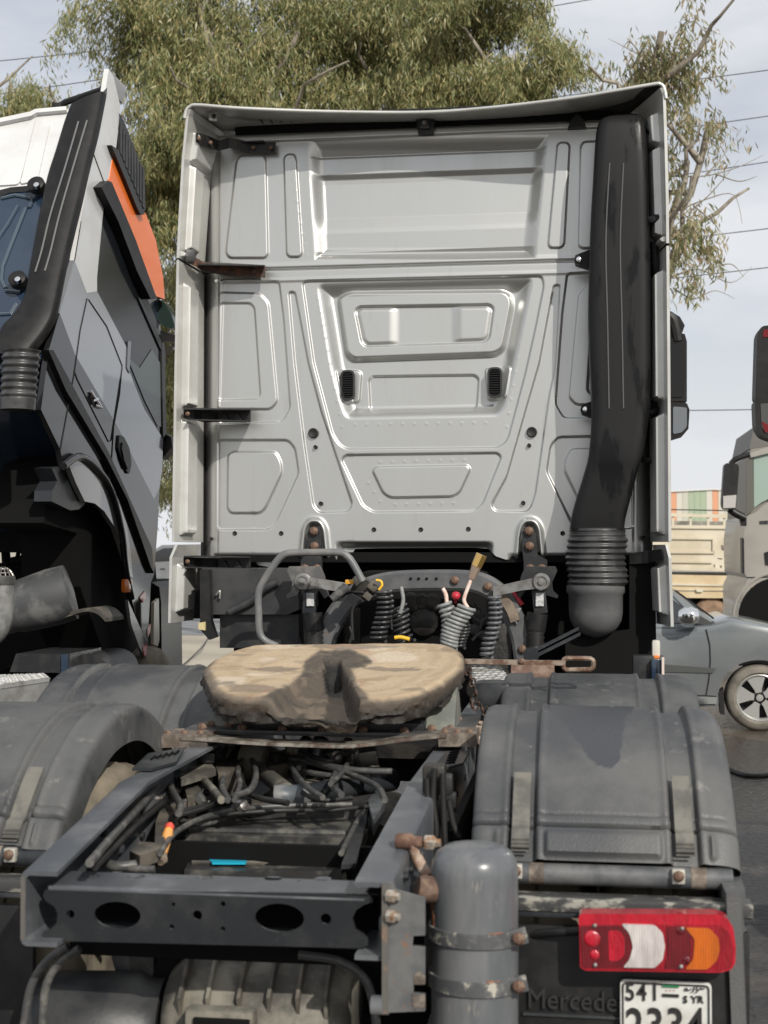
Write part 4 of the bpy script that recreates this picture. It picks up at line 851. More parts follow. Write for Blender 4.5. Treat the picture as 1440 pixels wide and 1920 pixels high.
chamber('lens', [(1088,1737),(1162,1736),(1179,1750),(1186,1775),(1179,1800),(1166,1815),(1092,1814)], M_LRD, YL-.004, .02)
chamber('lens', [(1140,1745),(1160,1745),(1171,1757),(1171,1790),(1160,1802),(1142,1802)], M_LR, YL-.006, .02)
chamber('lens', [(1165,1733),(1228,1735),(1243,1750),(1247,1775),(1243,1800),(1228,1815),(1168,1814),(1180,1800),(1187,1775),(1180,1750)], M_LW, YL-.006, .02)
chamber('lens', [(1250,1737),(1282,1739),(1296,1756),(1296,1796),(1280,1815),(1246,1816),(1252,1790)], M_LRD, YL-.005, .02)
chamber('lens', [(1284,1739),(1330,1741),(1347,1758),(1350,1780),(1344,1802),(1326,1818),(1284,1818),(1300,1798),(1302,1760)], M_LO, YL-.006, .02)
for a, b, r in ((1110,1760,.020),(1115,1790,.012),(1288,1800,.010),(1275,1745,.010)):
    MB().lathe([(r,-.002),(r*.9,.002),(r*.5,.0035),(.001,.004)], P(a, b, Y=YL-.003), (0,-1,0), 16).build('reflector', M_LR if r > .011 else M_LRD, lampm, smooth=60)
for a, b in ((1115,1735),(1279,1741),(1116,1809),(1277,1812)): MB().lathe([(.005,0),(.004,.004),(.001,.005)], P(a, b, Y=YL-.006), (0,-1,0), 10).build('screw', M_STEEL, lampm)
hose([P(1086,1745,Y=YL+.05), P(1040,1748,Y=YL+.06), P(1000,1752,Y=YL+.08), P(960,1750,Y=YL+.12)], .010, M_BLK, 'lamp_cable')
# left tail lamp, out of the frame to the left
# ------------------------------------------------------------------ number plate with its lettering
YPL = 3.19
def pl(a, b, y=YPL): return P(a, b, Y=y)
c00, c10 = pl(1163,1836), pl(1334,1838); wpl = c10.x-c00.x; hpl = wpl*.78
plate = MB().prism([V(p.x+c00.x, YPL, p.y+c00.z-hpl) for p in round_poly([(0,0),(wpl,0),(wpl,hpl),(0,hpl)], .012)], (0,.006,0)).build('number_plate', mat('plate_white', (.60,.60,.57), .35, 0, col2=(.46,.45,.41), scale=9, col3=(.25,.22,.18), scale3=28, lo3=.62, hi3=.78), truck)
M_INK = mat('plate_ink', (.02,.02,.02), .5); M_GRN = mat('flag_green', (.02,.16,.06), .5)
dgm = bpy.context.evaluated_depsgraph_get
def text(s_, origin, size, m, par, name='lettering', ex=.0015, ax=(1,0,0), ay=(0,0,1), sx=1.0, bold=0.0):
    cu = bpy.data.curves.new(name, 'FONT'); cu.body = s_; cu.size = size; cu.extrude = ex; cu.offset = bold; cu.resolution_u = 3
    t = bpy.data.objects.new('tmp', cu); COL.objects.link(t); dg = dgm(); dg.update(); me = bpy.data.meshes.new_from_object(t.evaluated_get(dg)); bpy.data.objects.remove(t)
    ax, ay = Vector(ax).normalized(), Vector(ay).normalized(); az = ax.cross(ay); o = Vector(origin)
    for v in me.vertices: v.co = o+ax*(v.co.x*sx)+ay*v.co.y+az*v.co.z
    me.name = name; me.materials.clear(); ob = link(name, me, m, par, smooth=None); ob['kind'] = 'stuff' if False else ob.get('kind', ''); 
    if not ob['kind']: del ob['kind']
    return ob
yt = YPL-.003; kx = wpl/171
def ch(s_, a, b, hpx, m=M_INK, sx=.62, bold=.0, par=None): p = pl(a, b, yt); return text(s_, p, hpx*kx*1.42, m, par or plate, sx=sx, bold=bold)
for s_, a in (('5',1172),('4',1194),('1',1218)): ch(s_, a, 1875, 34, sx=.80, bold=.0006)
ch('S',1281,1880,13,sx=1,bold=.0004); ch('Y',1296,1880,13,sx=1,bold=.0004); ch('R',1308,1880,13,sx=1,bold=.0004)
for s_, a in (('2',1173),('3',1211),('3',1249),('4',1287)): ch(s_, a, 1950, 62, sx=.80, bold=.0012)
for yy, m in ((1848,M_GRN),(1866,M_INK)):
    a, b = pl(1242,yy,yt), pl(1273,yy,yt); MB().box(((a.x+b.x)/2, yt, a.z), (b.x-a.x,.002,.0065)).build('flag_stripe', m, plate)
for a in (1250,1257,1264): p = pl(a,1857,yt); MB().box(p, (.002,.002,.002)).build('flag_star', M_REDP, plate)
for pts in ([(1321,1851),(1318,1853),(1314,1850),(1312,1854),(1308,1855)], [(1309,1850),(1306,1850),(1306,1854),(1309,1853),(1307,1858),(1303,1860)], [(1302,1849),(1300,1857),(1296,1859)], [(1297,1852),(1292,1855),(1287,1855)], [(1288,1851),(1284,1852),(1284,1856),(1289,1855),(1288,1851)]):
    MB().tube([pl(a, b+2, yt) for a, b in pts], .0014, 5).build('lettering', M_INK, plate)
MB().tube([V(p.x+c00.x, YPL-.003, p.y+c00.z-hpl) for p in round_poly([(.006,.006),(wpl-.006,.006),(wpl-.006,hpl-.006),(.006,hpl-.006)], .010)], .0018, 5, closed=True).build('border', M_INK, plate)
p = pl(988,1888,3.211); text('Mercedes', p, .064, mat('embossed_letters', (.028,.028,.028), .35), truck, name='embossed_lettering', ex=.006, sx=.90, bold=.0)
MB().box(pl(1080,1895,3.211)+V(0,0,-.012), (.24,.006,.006)).build('embossed_line', M_CHAS, truck)
# ------------------------------------------------------------------ air reservoir, straps, bracket plate at the rail end
tkc = V(.545, 3.06, 0); rt_ = .0955; ztk = 1.075
tank = MB().lathe([(rt_,.42),(rt_,ztk-.072),(rt_*.995,ztk-.055),(rt_*.96,ztk-.036),(rt_*.86,ztk-.018),(rt_*.66,ztk-.006),(rt_*.36,ztk-.0015),(.004,ztk)], (tkc.x, tkc.y, 0), (0,0,1), 56).build('air_tank', M_TANK, truck, smooth=60)
MB().lathe([(.010,-.02),(.026,-.014),(.029,.0),(.029,.016),(.024,.03)], V(.452, 3.02, .980), (-1,-.35,.25), 20).build('rusty_boss', M_RUST if False else mat('brown_rust', (.085,.050,.036), .8, 0, col2=(.16,.105,.075), scale=30, bump=.4), tank, smooth=60)
M_ORUST = mat('orange_rust', (.30,.115,.045), .85, 0, col2=(.16,.07,.04), scale=60)
def flake(ang, z, w, h_, m, sd_, dr=.0012):
    r = np.random.default_rng(sd_); n = 18; k = r.uniform(.55, 1.1, n); ring = []
    for j in range(n): t = 2*math.pi*j/n; a = rad(ang)+w*k[j]*math.cos(t)/rt_; zz_ = z+h_*k[j]*math.sin(t); ring.append((a, zz_))
    f = lambda a, zz_, rr_: V(tkc.x+rr_*math.cos(a), tkc.y+rr_*math.sin(a), zz_)
    MB().loft([[f(a, zz_, rt_+.0002) for a, zz_ in ring], [f(rad(ang)+(a-rad(ang))*.9, z+(zz_-z)*.9, rt_+dr) for a, zz_ in ring], [f(rad(ang)+(a-rad(ang))*.3, z+(zz_-z)*.3, rt_+dr) for a, zz_ in ring]], False, True).build('rust_flake', m, tank)
flake(196, .955, .020, .030, M_ORUST, 1); flake(204, .91, .010, .030, M_ORUST, 2); flake(300, .896, .030, .010, M_ORUST, 3); flake(296, .794, .024, .012, M_ORUST, 4); flake(262, .887, .008, .006, M_ORUST, 5); flake(214, .98, .008, .012, M_ORUST, 6)
for py in (1768, 1858):
    zc = P(888,py,Y=2.97).z
    rings = [[V(tkc.x+(rt_+o)*math.cos(a), tkc.y+(rt_+o)*math.sin(a), zc+dz-.004*math.cos(a-1.0)) for o, dz in ((.0008,-.016),(.006,-.015),(.006,.015),(.0008,.016))] for a in np.linspace(rad(140), rad(330), 40)]
    bd = MB().loft(rings).build('tank_strap', M_CHIP, tank, smooth=40)
    e1 = V(tkc.x+rt_*math.cos(rad(330)), tkc.y+rt_*math.sin(rad(330)), zc+.006)
    MB().box(e1+V(.012,-.006,.0), (.045,.014,.034), .003, R=Matrix.Rotation(-.25,3,'Y')).build('strap_lug', M_CHIP, bd); bolt(bd, e1+V(.016,-.014,.0), M_STEEL, 1.2)
YBP = 2.90
def b2(a, b): p = P(a, b, Y=YBP); return (p.x, p.z)
ob_ = [b2(*p) for p in [(722,1655),(737,1655),(742,1668),(790,1682),(797,1683),(797,1754),(775,1755),(773,1774),(797,1776),(797,1846),(775,1847),(775,1862),(797,1864),(797,1896),(722,1899)]]
bp_ = link('tank_bracket', plate_mesh('tank_bracket', ob_, [], (0,YBP,0), (1,0,0), (0,0,1), (0,1,0), .008), mat('grey_bracket_paint', (.085,.088,.092), .45, 0, col2=(.13,.13,.125), scale=8, col3=(.22,.10,.045), scale3=14, lo3=.60, hi3=.70), truck)
MB().loft([[V(b2(722,1655)[0]-.006, YBP-.006, z), V(b2(722,1655)[0]+.006, YBP-.006, z), V(b2(722,1655)[0]+.006, YBP+.05, z), V(b2(722,1655)[0]-.006, YBP+.05, z)] for z in (b2(722,1899)[1], b2(722,1657)[1])]).build('bracket_flange', M_EDGE, bp_)
M_NUT = mat('zinc_nut', (.42,.40,.35), .5, .5, col2=(.30,.17,.09), scale=50)
for a, b in ((738,1680),(738,1718)):
    c = P(a, b, Y=YBP-.006); MB().lathe([(.013,-.006),(.014,0),(.014,.012),(.009,.013),(.009,.022),(.002,.023)], c+V(-.008,0,0), (1,-.25,0), 6).build('nut', M_NUT, bp_, smooth=None)
MB().prism([P(a, b, Y=YBP-.002) for a, b in [(776,1828),(786,1822),(797,1830),(797,1846),(776,1846)]], (0,.002,0)).build('rust_patch', M_RAL, bp_); MB().prism([P(a, b, Y=YBP-.002) for a, b in [(772,1863),(784,1866),(797,1864),(797,1893),(784,1888),(778,1896),(772,1880)]], (0,.002,0)).build('rust_patch', M_RAL, bp_)
c = P(772,1578,Y=3.12)
vb = MB().lathe([(.015,-.036),(.018,-.032),(.018,.0),(.013,.004),(.013,.022),(.010,.026)], c, (1,-.1,0), 18).build('pipe_union', mat('rust_union', (.105,.055,.038), .75, 0, col2=(.20,.12,.08), scale=40), truck, smooth=40)
MB().lathe([(.016,.0),(.018,.004),(.018,.02),(.010,.026),(.010,.036)], c+V(.03,-.003,0), (1,-.1,0), 6).build('nut', M_NUT, vb, smooth=None)
hose([c, c+V(.012,.01,-.04), c+V(.04,-.02,-.075)], .014, mat('rusty_pipe', (.25,.15,.10), .75, 0, col2=(.38,.30,.24), scale=30), 'pipe')
for k, (a, b, s_) in enumerate(((820,1520,.05),(822,1545,.035),(838,1530,.03),(815,1460,.06),(835,1470,.04),(808,1500,.04),(845,1500,.03),(825,1570,.03))):
    MB().box(P(a, b, Y=3.55), (s_, s_*.9, s_*1.3), s_*.2).build('air_fitting', M_GRIME if k % 2 else M_CHASD, truck)
for pts in ([(815,1440),(812,1500),(818,1560),(812,1640)], [(830,1450),(832,1520),(835,1600)], [(842,1500),(850,1545),(862,1570)], [(800,1460),(803,1540),(800,1600)]):
    hose([P(a, b, Y=3.5) for a, b in pts], .008, M_RUB)
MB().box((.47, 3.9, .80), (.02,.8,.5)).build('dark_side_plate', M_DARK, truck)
# ================================================================== THE SILVER LORRY: fifth wheel
fw_n = V(0,-.163,.9866).normalized(); fw_o = V(-.02,4.6,1.332); fw_x = V(1,0,0); fw_y = fw_n.cross(fw_x).normalized()
outl = [(385,1266),(381,1254),(389,1243),(410,1228),(436,1217),(468,1209),(500,1206),(560,1205),(660,1204),(760,1203),(815,1204),(845,1208),(864,1218),(870,1230),(868,1246),(856,1260),(836,1275),(812,1288),(790,1298),(760,1306),(725,1310),(690,1312),(660,1313),(600,1313),(540,1312),(500,1310),(460,1309),(428,1306),(404,1296),(392,1282)]
def fwp(a, b): return PP(a, b, fw_o, fw_n)
o2 = [((fwp(*p)-fw_o).dot(fw_x), (fwp(*p)-fw_o).dot(fw_y)) for p in outl]
o2 = [(p.x, p.y) for p in smooth_path([V(a, b, 0) for a, b in o2], 6, closed=True)]
g = .0065; ax0, ax1 = min(p[0] for p in o2), max(p[0] for p in o2); ay0, ay1 = min(p[1] for p in o2), max(p[1] for p in o2)
gx, gy = np.arange(ax0-g, ax1+2*g, g), np.arange(ay0-g, ay1+2*g, g); GX, GY = np.meshgrid(gx, gy); D = sdf(GX, GY, o2); inside = D < -.25*g
cell = inside[:-1,:-1]&inside[:-1,1:]&inside[1:,1:]&inside[1:,:-1]
idx = np.arange(GX.size).reshape(GX.shape); quads = np.stack([idx[:-1,:-1], idx[:-1,1:], idx[1:,1:], idx[1:,:-1]], -1)[cell]
from collections import Counter
ec = Counter(); 
for q in quads.tolist():
    for i in range(4): ec[(q[i], q[(i+1) % 4])] += 1
bed = [e for e in ec if (e[1], e[0]) not in ec]
used = sorted(set(quads.reshape(-1).tolist())); rem = {k: i for i, k in enumerate(used)}
xy = np.stack([GX.reshape(-1)[used], GY.reshape(-1)[used]], 1); dist = D.reshape(-1)[used].copy()
bverts = sorted({v for e in bed for v in e}); OA = np.array(o2); OB = np.roll(OA, -1, 0)
for v in bverts:
    p = xy[rem[v]]; d = OB-OA; t = np.clip(((p-OA)*d).sum(1)/((d*d).sum(1)+1e-12), 0, 1); c = OA+d*t[:,None]; k = np.argmin(((c-p)**2).sum(1)); xy[rem[v]] = c[k]; dist[rem[v]] = 0
x_, y_ = xy[:,0], xy[:,1]
def fpx(px, py): p = fwp(px, py)-fw_o; return (p.dot(fw_x), p.dot(fw_y))
Wp0 = np.array(fw_o)+np.outer(x_, np.array(fw_x))+np.outer(y_, np.array(fw_y))-np.array(CAM); dz0 = Wp0@np.array(FWD)
qx, qy = 720+FPX*(Wp0@np.array(RGT))/dz0, 960-FPX*(Wp0@np.array(UPV))/dz0   # where each point of the plate stands in the photograph: shapes the stains and the throat
def pol(pts): return sdf(qx, qy, pts)
wob = 7*vnoise(qx/9, qy/6, 31, 4)
thr = [(455,1330),(520,1296),(565,1266),(602,1243),(640,1242),(652,1262),(668,1292),(688,1330)]
dl = np.clip((qx-(455+(602-455)*np.clip((1330-qy)/87,0,1)))/60, 0, 1); dr_ = np.clip(((640+(688-640)*np.clip((qy-1242)/88,0,1))-qx)/9, 0, 1)
inn = sstep(np.clip(-(pol(thr)+wob*.4)/14, 0, 1))
h = .006*vnoise(x_*14, y_*14, 3, 4)-.012*sstep(1+dist/.035)**2
h -= .008*np.exp(-(((qx-525)/62)**2+((qy-1252)/8)**2))+.008*np.exp(-(((qx-735)/60)**2+((qy-1252)/8)**2))
fall = .022+.042*np.clip((qy-1240)/80, 0, 1); h -= inn*np.minimum(1, dl*1.0+.15)*sstep(dr_)*fall*1.2
h += inn*.010*vnoise(qx/7, qy/7, 44, 3)
chn = sstep(-(pol([(608,1240),(640,1240),(654,1266),(690,1335),(596,1335),(612,1275)])+wob*.5)/8); h -= chn*.016
slot = sstep(-(pol([(606,1234),(640,1234),(642,1266),(612,1268)])+wob*.15)/5); h -= slot*.05*sstep((qy-1228)/20)
mb = MB(); verts = [fw_o+fw_x*float(a)+fw_y*float(b)+fw_n*float(c) for a, b, c in zip(x_, y_, h)]
faces = [tuple(rem[v] for v in q) for q in quads.tolist()]
lev = 7; th_ = .064; wallv = {}
r9 = np.random.default_rng(2); cen = np.array([0., 0.])
col_l = [None]*len(verts)
def wall_pt(v, k):
    if (v, k) in wallv: return wallv[(v, k)]
    i = rem[v]; a, b = xy[i]; nb = float(vnoise(np.array(a*16+k*.35), np.array(b*16+k*1.1), 8, 4)); nb2 = float(vnoise(np.array(a*40), np.array(b*40+k*2.), 12, 3))
    dv = np.array([a, b*1.6]); dv = dv/(np.linalg.norm(dv)+1e-6); f = k/lev; off = (.008*math.sin(f*math.pi)+.026*nb*min(1, f*2)+.020*nb2*min(1,f*2)-.012*f); kk_ = 1.0
    bz_ = th_*(1+.30*nb)*(1.0+.30*min(1,abs(float(a))/.35))
    p = fw_o+fw_x*float(a+dv[0]*off)+fw_y*float(b+dv[1]*off)+V(0,0,-1)*bz_*f+fw_n*float(h[i])*max(0,1-f*1.15)
    verts.append(p); wallv[(v, k)] = len(verts)-1; col_l.append(('w', f, nb)); return len(verts)-1
for a, b in bed:
    pa, pb = rem[a], rem[b]
    for k in range(1, lev+1):
        qa, qb = wall_pt(a, k), wall_pt(b, k); faces.append((pa, qa, qb, pb)[::-1]); pa, pb = qa, qb
me = bpy.data.meshes.new('fifth_wheel_plate'); me.from_pydata([tuple(v) for v in verts], [], faces)
bm = bmesh.new(); bm.from_mesh(me); bmesh.ops.recalc_face_normals(bm, faces=bm.faces); bm.to_mesh(me); bm.free(); me.update()
# worn dry grease: pale sand tones inside, dark brown crust at the rim and the throat (the dirt's own colours); slot, hole and channel darkened further
n0 = len(x_); base = np.zeros((len(verts), 4), 'f'); base[:,3] = 1
n1 = vnoise(x_*6, y_*9, 21, 5); n2 = vnoise(x_*22, y_*30, 22, 4); n3 = vnoise(x_*9+4*n1, y_*15+5*n1, 23, 5)
sand, tan, brown, crust, pale = np.array([.40,.31,.205]), np.array([.29,.215,.135]), np.array([.135,.098,.066]), np.array([.030,.025,.020]), np.array([.50,.42,.32])
mixc = lambda a, b, t: a*(1-t[:,None])+b*t[:,None]
T_ = lambda v: np.tile(v, (n0,1))
ring = .5+.5*np.sin((-dist)*95+9*n1+5*n3)
c = mixc(T_(sand), T_(tan), sstep((n3+n1*.6+.02)/.25)); c = mixc(c, T_(tan*1.1), ring*sstep((dist+.16)/.06)*.6)
pal = np.maximum.reduce([np.exp(-(((qx-a)/b)**2+((qy-d)/e)**2)) for a, d, b, e in ((500,1235,40,9),(425,1278,30,9),(735,1232,60,11),(560,1214,60,5),(700,1214,50,4),(815,1250,25,9),(735,1296,35,6),(480,1262,40,5))])
c = mixc(c, T_(pale), sstep((pal*.9+n1*2.4+n3*1.2-.30)/.3)*.8)
gre = np.array([.15,.12,.09])
sh = lambda a, b, rx_q, ry_q: sstep((1.05-np.sqrt(((qx-a)/rx_q)**2+((qy-b)/ry_q)**2)+n1*2.0+n2*.9)/.25)
for a, b, rx_q, ry_q, k in ((640,1212,112,4.5,.7),(520,1252,62,6,.75),(735,1252,60,6,.75),(478,1290,58,9,.7),(770,1292,60,6,.6),(455,1228,30,5,.5),(845,1216,18,6,.5),(560,1240,26,6,.4)): c = mixc(c, T_(gre), sh(a, b, rx_q, ry_q)*k)
thz = pol([(440,1325),(500,1304),(545,1280),(566,1262),(572,1238),(600,1220),(650,1217),(686,1228),(696,1240),(676,1250),(658,1254),(670,1285),(705,1325)])+wob
c = mixc(c, T_(np.array([.075,.060,.045])), sstep(.5-thz/9)); c = mixc(c, T_(np.array([.05,.042,.034])), sstep(.5-thz/6)*sstep((n2+.02)/.16)*.8)
c = mixc(c, T_(np.array([.16,.125,.09])), sstep(.5-thz/9)*sstep((n3-.03)/.1)*.6)
c = mixc(c, T_(np.array([.34,.15,.09])), np.exp(-((thz-7)/2.2)**2)*.45*sstep((n1+.05)/.1))
c = mixc(c, T_(np.array([.034,.028,.022])), chn*.85)
c = mixc(c, T_(np.array([.010,.009,.008])), np.maximum(slot, sstep(.5-(pol([(604,1250),(640,1250),(640,1272),(610,1274)])+wob*.2)/4)))
c = mixc(c, T_(gre*.8), sstep((dist+.030+n1*.06)/.022)*.85); c = mixc(c, T_(crust), sstep((dist+.010+n2*.03)/.012)*.6)
base[:n0,:3] = c
for i in range(n0, len(verts)):
    _, f, nb = col_l[i]; t = min(1, max(0, f*1.6+nb*1.2)); base[i,:3] = (brown*.45)*(1-t)+crust*t*.8
ca = me.color_attributes.new('grease', 'FLOAT_COLOR', 'POINT'); ca.data.foreach_set('color', base.reshape(-1))
M_FW = mat('dried_grease', (.3,.2,.12), .70, 0, col2=(.3,.2,.12), bump=.9, bscale=60)
nt = M_FW.node_tree; a_ = nt.nodes.new('ShaderNodeVertexColor'); a_.layer_name = 'grease'; nt.links.new(a_.outputs['Color'], nt.nodes['Principled BSDF'].inputs['Base Color'])
fwo = link('fifth_wheel', me, M_FW, truck, smooth=50)
# throat: jaw plate and slanted greasy cheeks
M_GREASE = mat('dark_grease', (.055,.046,.038), .5, 0, col2=(.15,.12,.09), scale=18, bump=.7, bscale=45)
# underside and pedestal
MB().box((-.02, 4.62, 1.185), (.62,.50,.05), .01, R=Matrix.Rotation(rad(9),3,'X')).build('underframe', M_CHASD, fwo)
M_PED = mat('grey_green_pedestal', (.13,.14,.125), .5, 0, col2=(.20,.20,.17), scale=8)
YP = 4.55
for s in (-1, 1):
    pd = [V(s*.30-.02, YP-.16, 1.128), V(s*.30-.02, YP+.16, 1.128), V(s*.30-.02, YP+.09, 1.20), V(s*.30-.02, YP+.03, 1.27), V(s*.30-.02, YP-.03, 1.27), V(s*.30-.02, YP-.09, 1.20)]
    pdo = MB().prism(pd, (s*.10,0,0)).build('pedestal', M_PED, truck)
    for dy in (-.13, .13):
        for dx in (.03, .09): bolt(pdo, V(s*(.30+dx)-.02, YP+dy-.02, 1.15), M_RBOLT, 1.3)
M_SUB = mat('worn_mount_plate', (.05,.052,.054), .35, 0, col2=(.16,.15,.14), scale=9, lo=.5, hi=.66, bump=.15)
sp = MB().box((-.02, 4.54, 1.138), (.92,.44,.016), .004).build('mount_plate', M_SUB, truck)
for k in range(7): bolt(sp, V(-.42+k*.13, 4.335, 1.15), [M_RBOLT, M_CHASD][k % 2], 1.3)
# rusty wavy cross strip and its end blocks
zr = 1.122
pts = smooth_path([P(a, b, Y=4.24) for a, b in [(345,1381),(400,1384),(450,1388),(520,1392),(640,1396),(700,1392),(770,1383),(840,1376)]], 5)
MB().strip(pts, (0,1,0), .09, (0,0,1), .010).build('cross_strip', mat('rubbed_rust', (.13,.115,.095), .5, .3, col2=(.32,.29,.25), scale=20, col3=(.09,.05,.035), scale3=9, lo3=.5, hi3=.62), truck, smooth=40)
for a0, a1, b0, b1 in ((303,388,1378,1402),(822,892,1376,1400)):
    q = [P(a0, b0, Y=4.2), P(a1, b0, Y=4.2), P(a1, b1, Y=4.2), P(a0, b1, Y=4.2)]; ob = MB().prism(q, (0,.16,0)).build('rusty_block', M_RAL, truck)
    for k in range(3): bolt(ob, P(a0+12+k*(a1-a0-24)/2, b0-3, Y=4.24), M_RBOLT, 1.0)
# stony rust crust beside the pedestal on the right
cr = MB()
for k in range(26):
    p = V(.36+.16*rng.random(), 4.35+.35*rng.random(), 1.125); cr.box(p, (.02+.03*rng.random(), .02+.03*rng.random(), .015+.02*rng.random()), .004, R=Matrix.Rotation(rng.random()*3,3,'Z'))
cr.build('rust_flakes', mat('rust_flakes', (.16,.10,.07), .8, 0, col2=(.42,.36,.29), scale=25), truck)['kind'] = 'stuff'
# long release handle with its loop
M_HAN = mat('worn_handle', (.30,.24,.19), .5, .35, col2=(.13,.07,.045), scale=26, lo=.42, hi=.6)
YH = 4.86
pa, pb, pc = P(872,1240,Y=YH), P(985,1242,Y=YH), P(1058,1243,Y=YH)
hd = MB().strip([pa, pb, pc], (0,1,0), .022, (0,0,1), .016).build('release_handle', M_HAN, truck)
lpz = [P(a, b, Y=YH-.0) for a, b in round_poly([(1056,1234),(1113,1235),(1113,1255),(1056,1256)], 9, 4)]; MB().tube([V(p.x, p.y, p.z) for p in lpz], .0085, 8, closed=True).build('loop', M_HAN, hd)
text('PETSAN', P(1000,1247,Y=YH-.014)+V(0,0,0), .018, M_DARK, hd, name='stamped_lettering', ex=.001) if False else None
bolt(hd, P(978,1240,Y=YH-.012), M_CHASD, 1.0)
# hanging chain
lk = MB().tube([V(.009*math.cos(t), 0, .016*math.sin(t)) for t in np.linspace(0, 2*math.pi, 13)[:-1]], .0032, 6, closed=True).mesh('chain_link')
M_CHN = mat('oily_chain', (.05,.04,.033), .5, .5, col2=(.16,.10,.07), scale=40)
chain_pts = smooth_path([P(a, b, Y=4.78) for a, b in [(878,1258),(884,1275),(892,1300),(884,1320),(900,1325),(912,1335)]], 5)
for i, p in enumerate(chain_pts[::3]):
    o = link('chain_link', lk, M_CHN, truck, loc=p, smooth=40); o.rotation_euler = (.2*(-1)**i, .3, (i % 2)*math.pi/2+.3)
# bright tread plates, right of the fifth wheel and at far left
def tread(pts, z, n, name='tread_plate'):
    q = [P(a, b, Z=z) for a, b in pts]; o = MB().prism(q, (0,0,-.02)).build(name, M_ALU, truck, smooth=None); lens_ = MB()
    for i in range(n):
        for j in range(n):
            u, v = (i+.5)/n, (j+.5)/n; p = q[0].lerp(q[1], u).lerp(q[3].lerp(q[2], u), v); R_ = Matrix.Rotation(rad(45 if (i+j) % 2 else -45),3,'Z'); lens_.box(p+V(0,0,.002), (.030,.008,.005), .002, R=R_)
    lens_.build('tread_lug', M_ALU, o)['kind'] = 'stuff'; return o
tread([(882,1247),(935,1248),(958,1275),(888,1284)], 1.16, 8)
tl = tread([(-60,1268),(82,1263),(92,1270),(-60,1292)], 1.12, 12)
q = [P(a, b, Z=1.12) for a, b in ((-60,1292),(92,1270),(86,1276),(-60,1300))]
MB().prism([q[0]-V(0,0,.002), q[1]-V(0,0,.002), q[1]-V(.03,.02,.16), q[0]-V(0,.02,.16)], (0,.02,0)).build('tread_side', M_ALU, tl)
MB().box(P(925,1300,Y=5.0), (.13,.12,.09), .02).build('grey_canister', M_CHAS, truck)
MB().cyl(P(960,1270,Y=5.6), P(1040,1268,Y=5.6), .06, seg=18).build('exhaust_pipe', mat('brown_pipe', (.12,.07,.05), .6, .2, col2=(.2,.14,.1), scale=20), truck)
# ================================================================== THE SILVER LORRY: behind and under the cab
YM = 6.35
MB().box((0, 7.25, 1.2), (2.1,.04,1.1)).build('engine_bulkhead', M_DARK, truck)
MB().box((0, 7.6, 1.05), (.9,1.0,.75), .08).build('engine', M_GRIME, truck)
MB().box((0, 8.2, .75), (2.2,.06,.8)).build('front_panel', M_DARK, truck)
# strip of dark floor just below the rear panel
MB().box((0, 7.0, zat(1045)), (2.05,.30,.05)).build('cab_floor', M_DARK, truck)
# hoop beam
def arch(pts, w, dep, m, name, Y=YM):
    cs = smooth_path([P(a, b, Y=Y) for a, b in pts], 7); rings = []
    for i, p in enumerate(cs):
        t = (cs[min(i+1, len(cs)-1)]-cs[max(i-1, 0)]).normalized(); s = V(0,-1,0).cross(t).normalized(); rings.append([p-s*w/2+V(0,0,0), p-s*w/2+V(0,dep,0), p+s*w/2+V(0,dep,0), p+s*w/2, p+s*w*.36-V(0,.012,0), p-s*w*.36-V(0,.012,0)])
    return MB().loft(rings).build(name, m, truck, smooth=40)
M_HOOP = mat('grey_hoop_paint', (.075,.078,.082), .42, 0, col2=(.11,.11,.11), scale=7, col3=(.14,.08,.05), scale3=13, lo3=.66, hi3=.74)
MB().prism([P(a, b, Y=6.95) for a, b in [(345,1062),(420,1062),(420,1160),(345,1160)]], (0,.1,0)).build('splash_panel', M_DARK, truck)
hoop = arch([(604,1212),(612,1185),(632,1150),(655,1122),(690,1102),(735,1091),(800,1088),(870,1089),(905,1096),(935,1116),(958,1150),(976,1190),(984,1240)], .095, .10, M_HOOP, 'support_hoop')
for a, b in ((661,1152),(647,1172),(643,1173),(770,1085),(785,1085),(800,1085),(818,1085)): MB().lathe([(.007,0),(.006,.004),(.001,.004)], P(a, b, Y=YM-.014), (0,-1,0), 10).build('hole', M_DARK, hoop)
for a, b in ((853,1088),(915,1100),(980,1217)): bolt(hoop, P(a, b, Y=YM-.014), M_YZINC, 1.7)
arch([(930,1105),(955,1140),(965,1165)], .05, .02, mat('brown_worn_bracket', (.13,.10,.075), .6, 0, col2=(.2,.16,.12), scale=15), 'gusset', YM-.03)
gs = MB().prism([P(a, b, Y=YM-.03) for a, b in ((955,1140),(978,1140),(968,1158),(970,1170),(958,1160))], (0,.01,0)).build('gusset', M_STEEL, truck)
# grab tube
M_TUBE = mat('grey_tube', (.12,.125,.13), .42, 0, col2=(.17,.165,.155), scale=10)
hose([P(a, b, Y=6.05) for a, b in [(520,1212),(497,1201),(487,1185),(485,1150),(485,1112),(495,1088),(512,1062),(527,1044),(545,1037),(590,1036),(635,1036),(652,1044),(665,1062),(680,1090)]], .0165, M_TUBE, 'grab_tube', n=6)
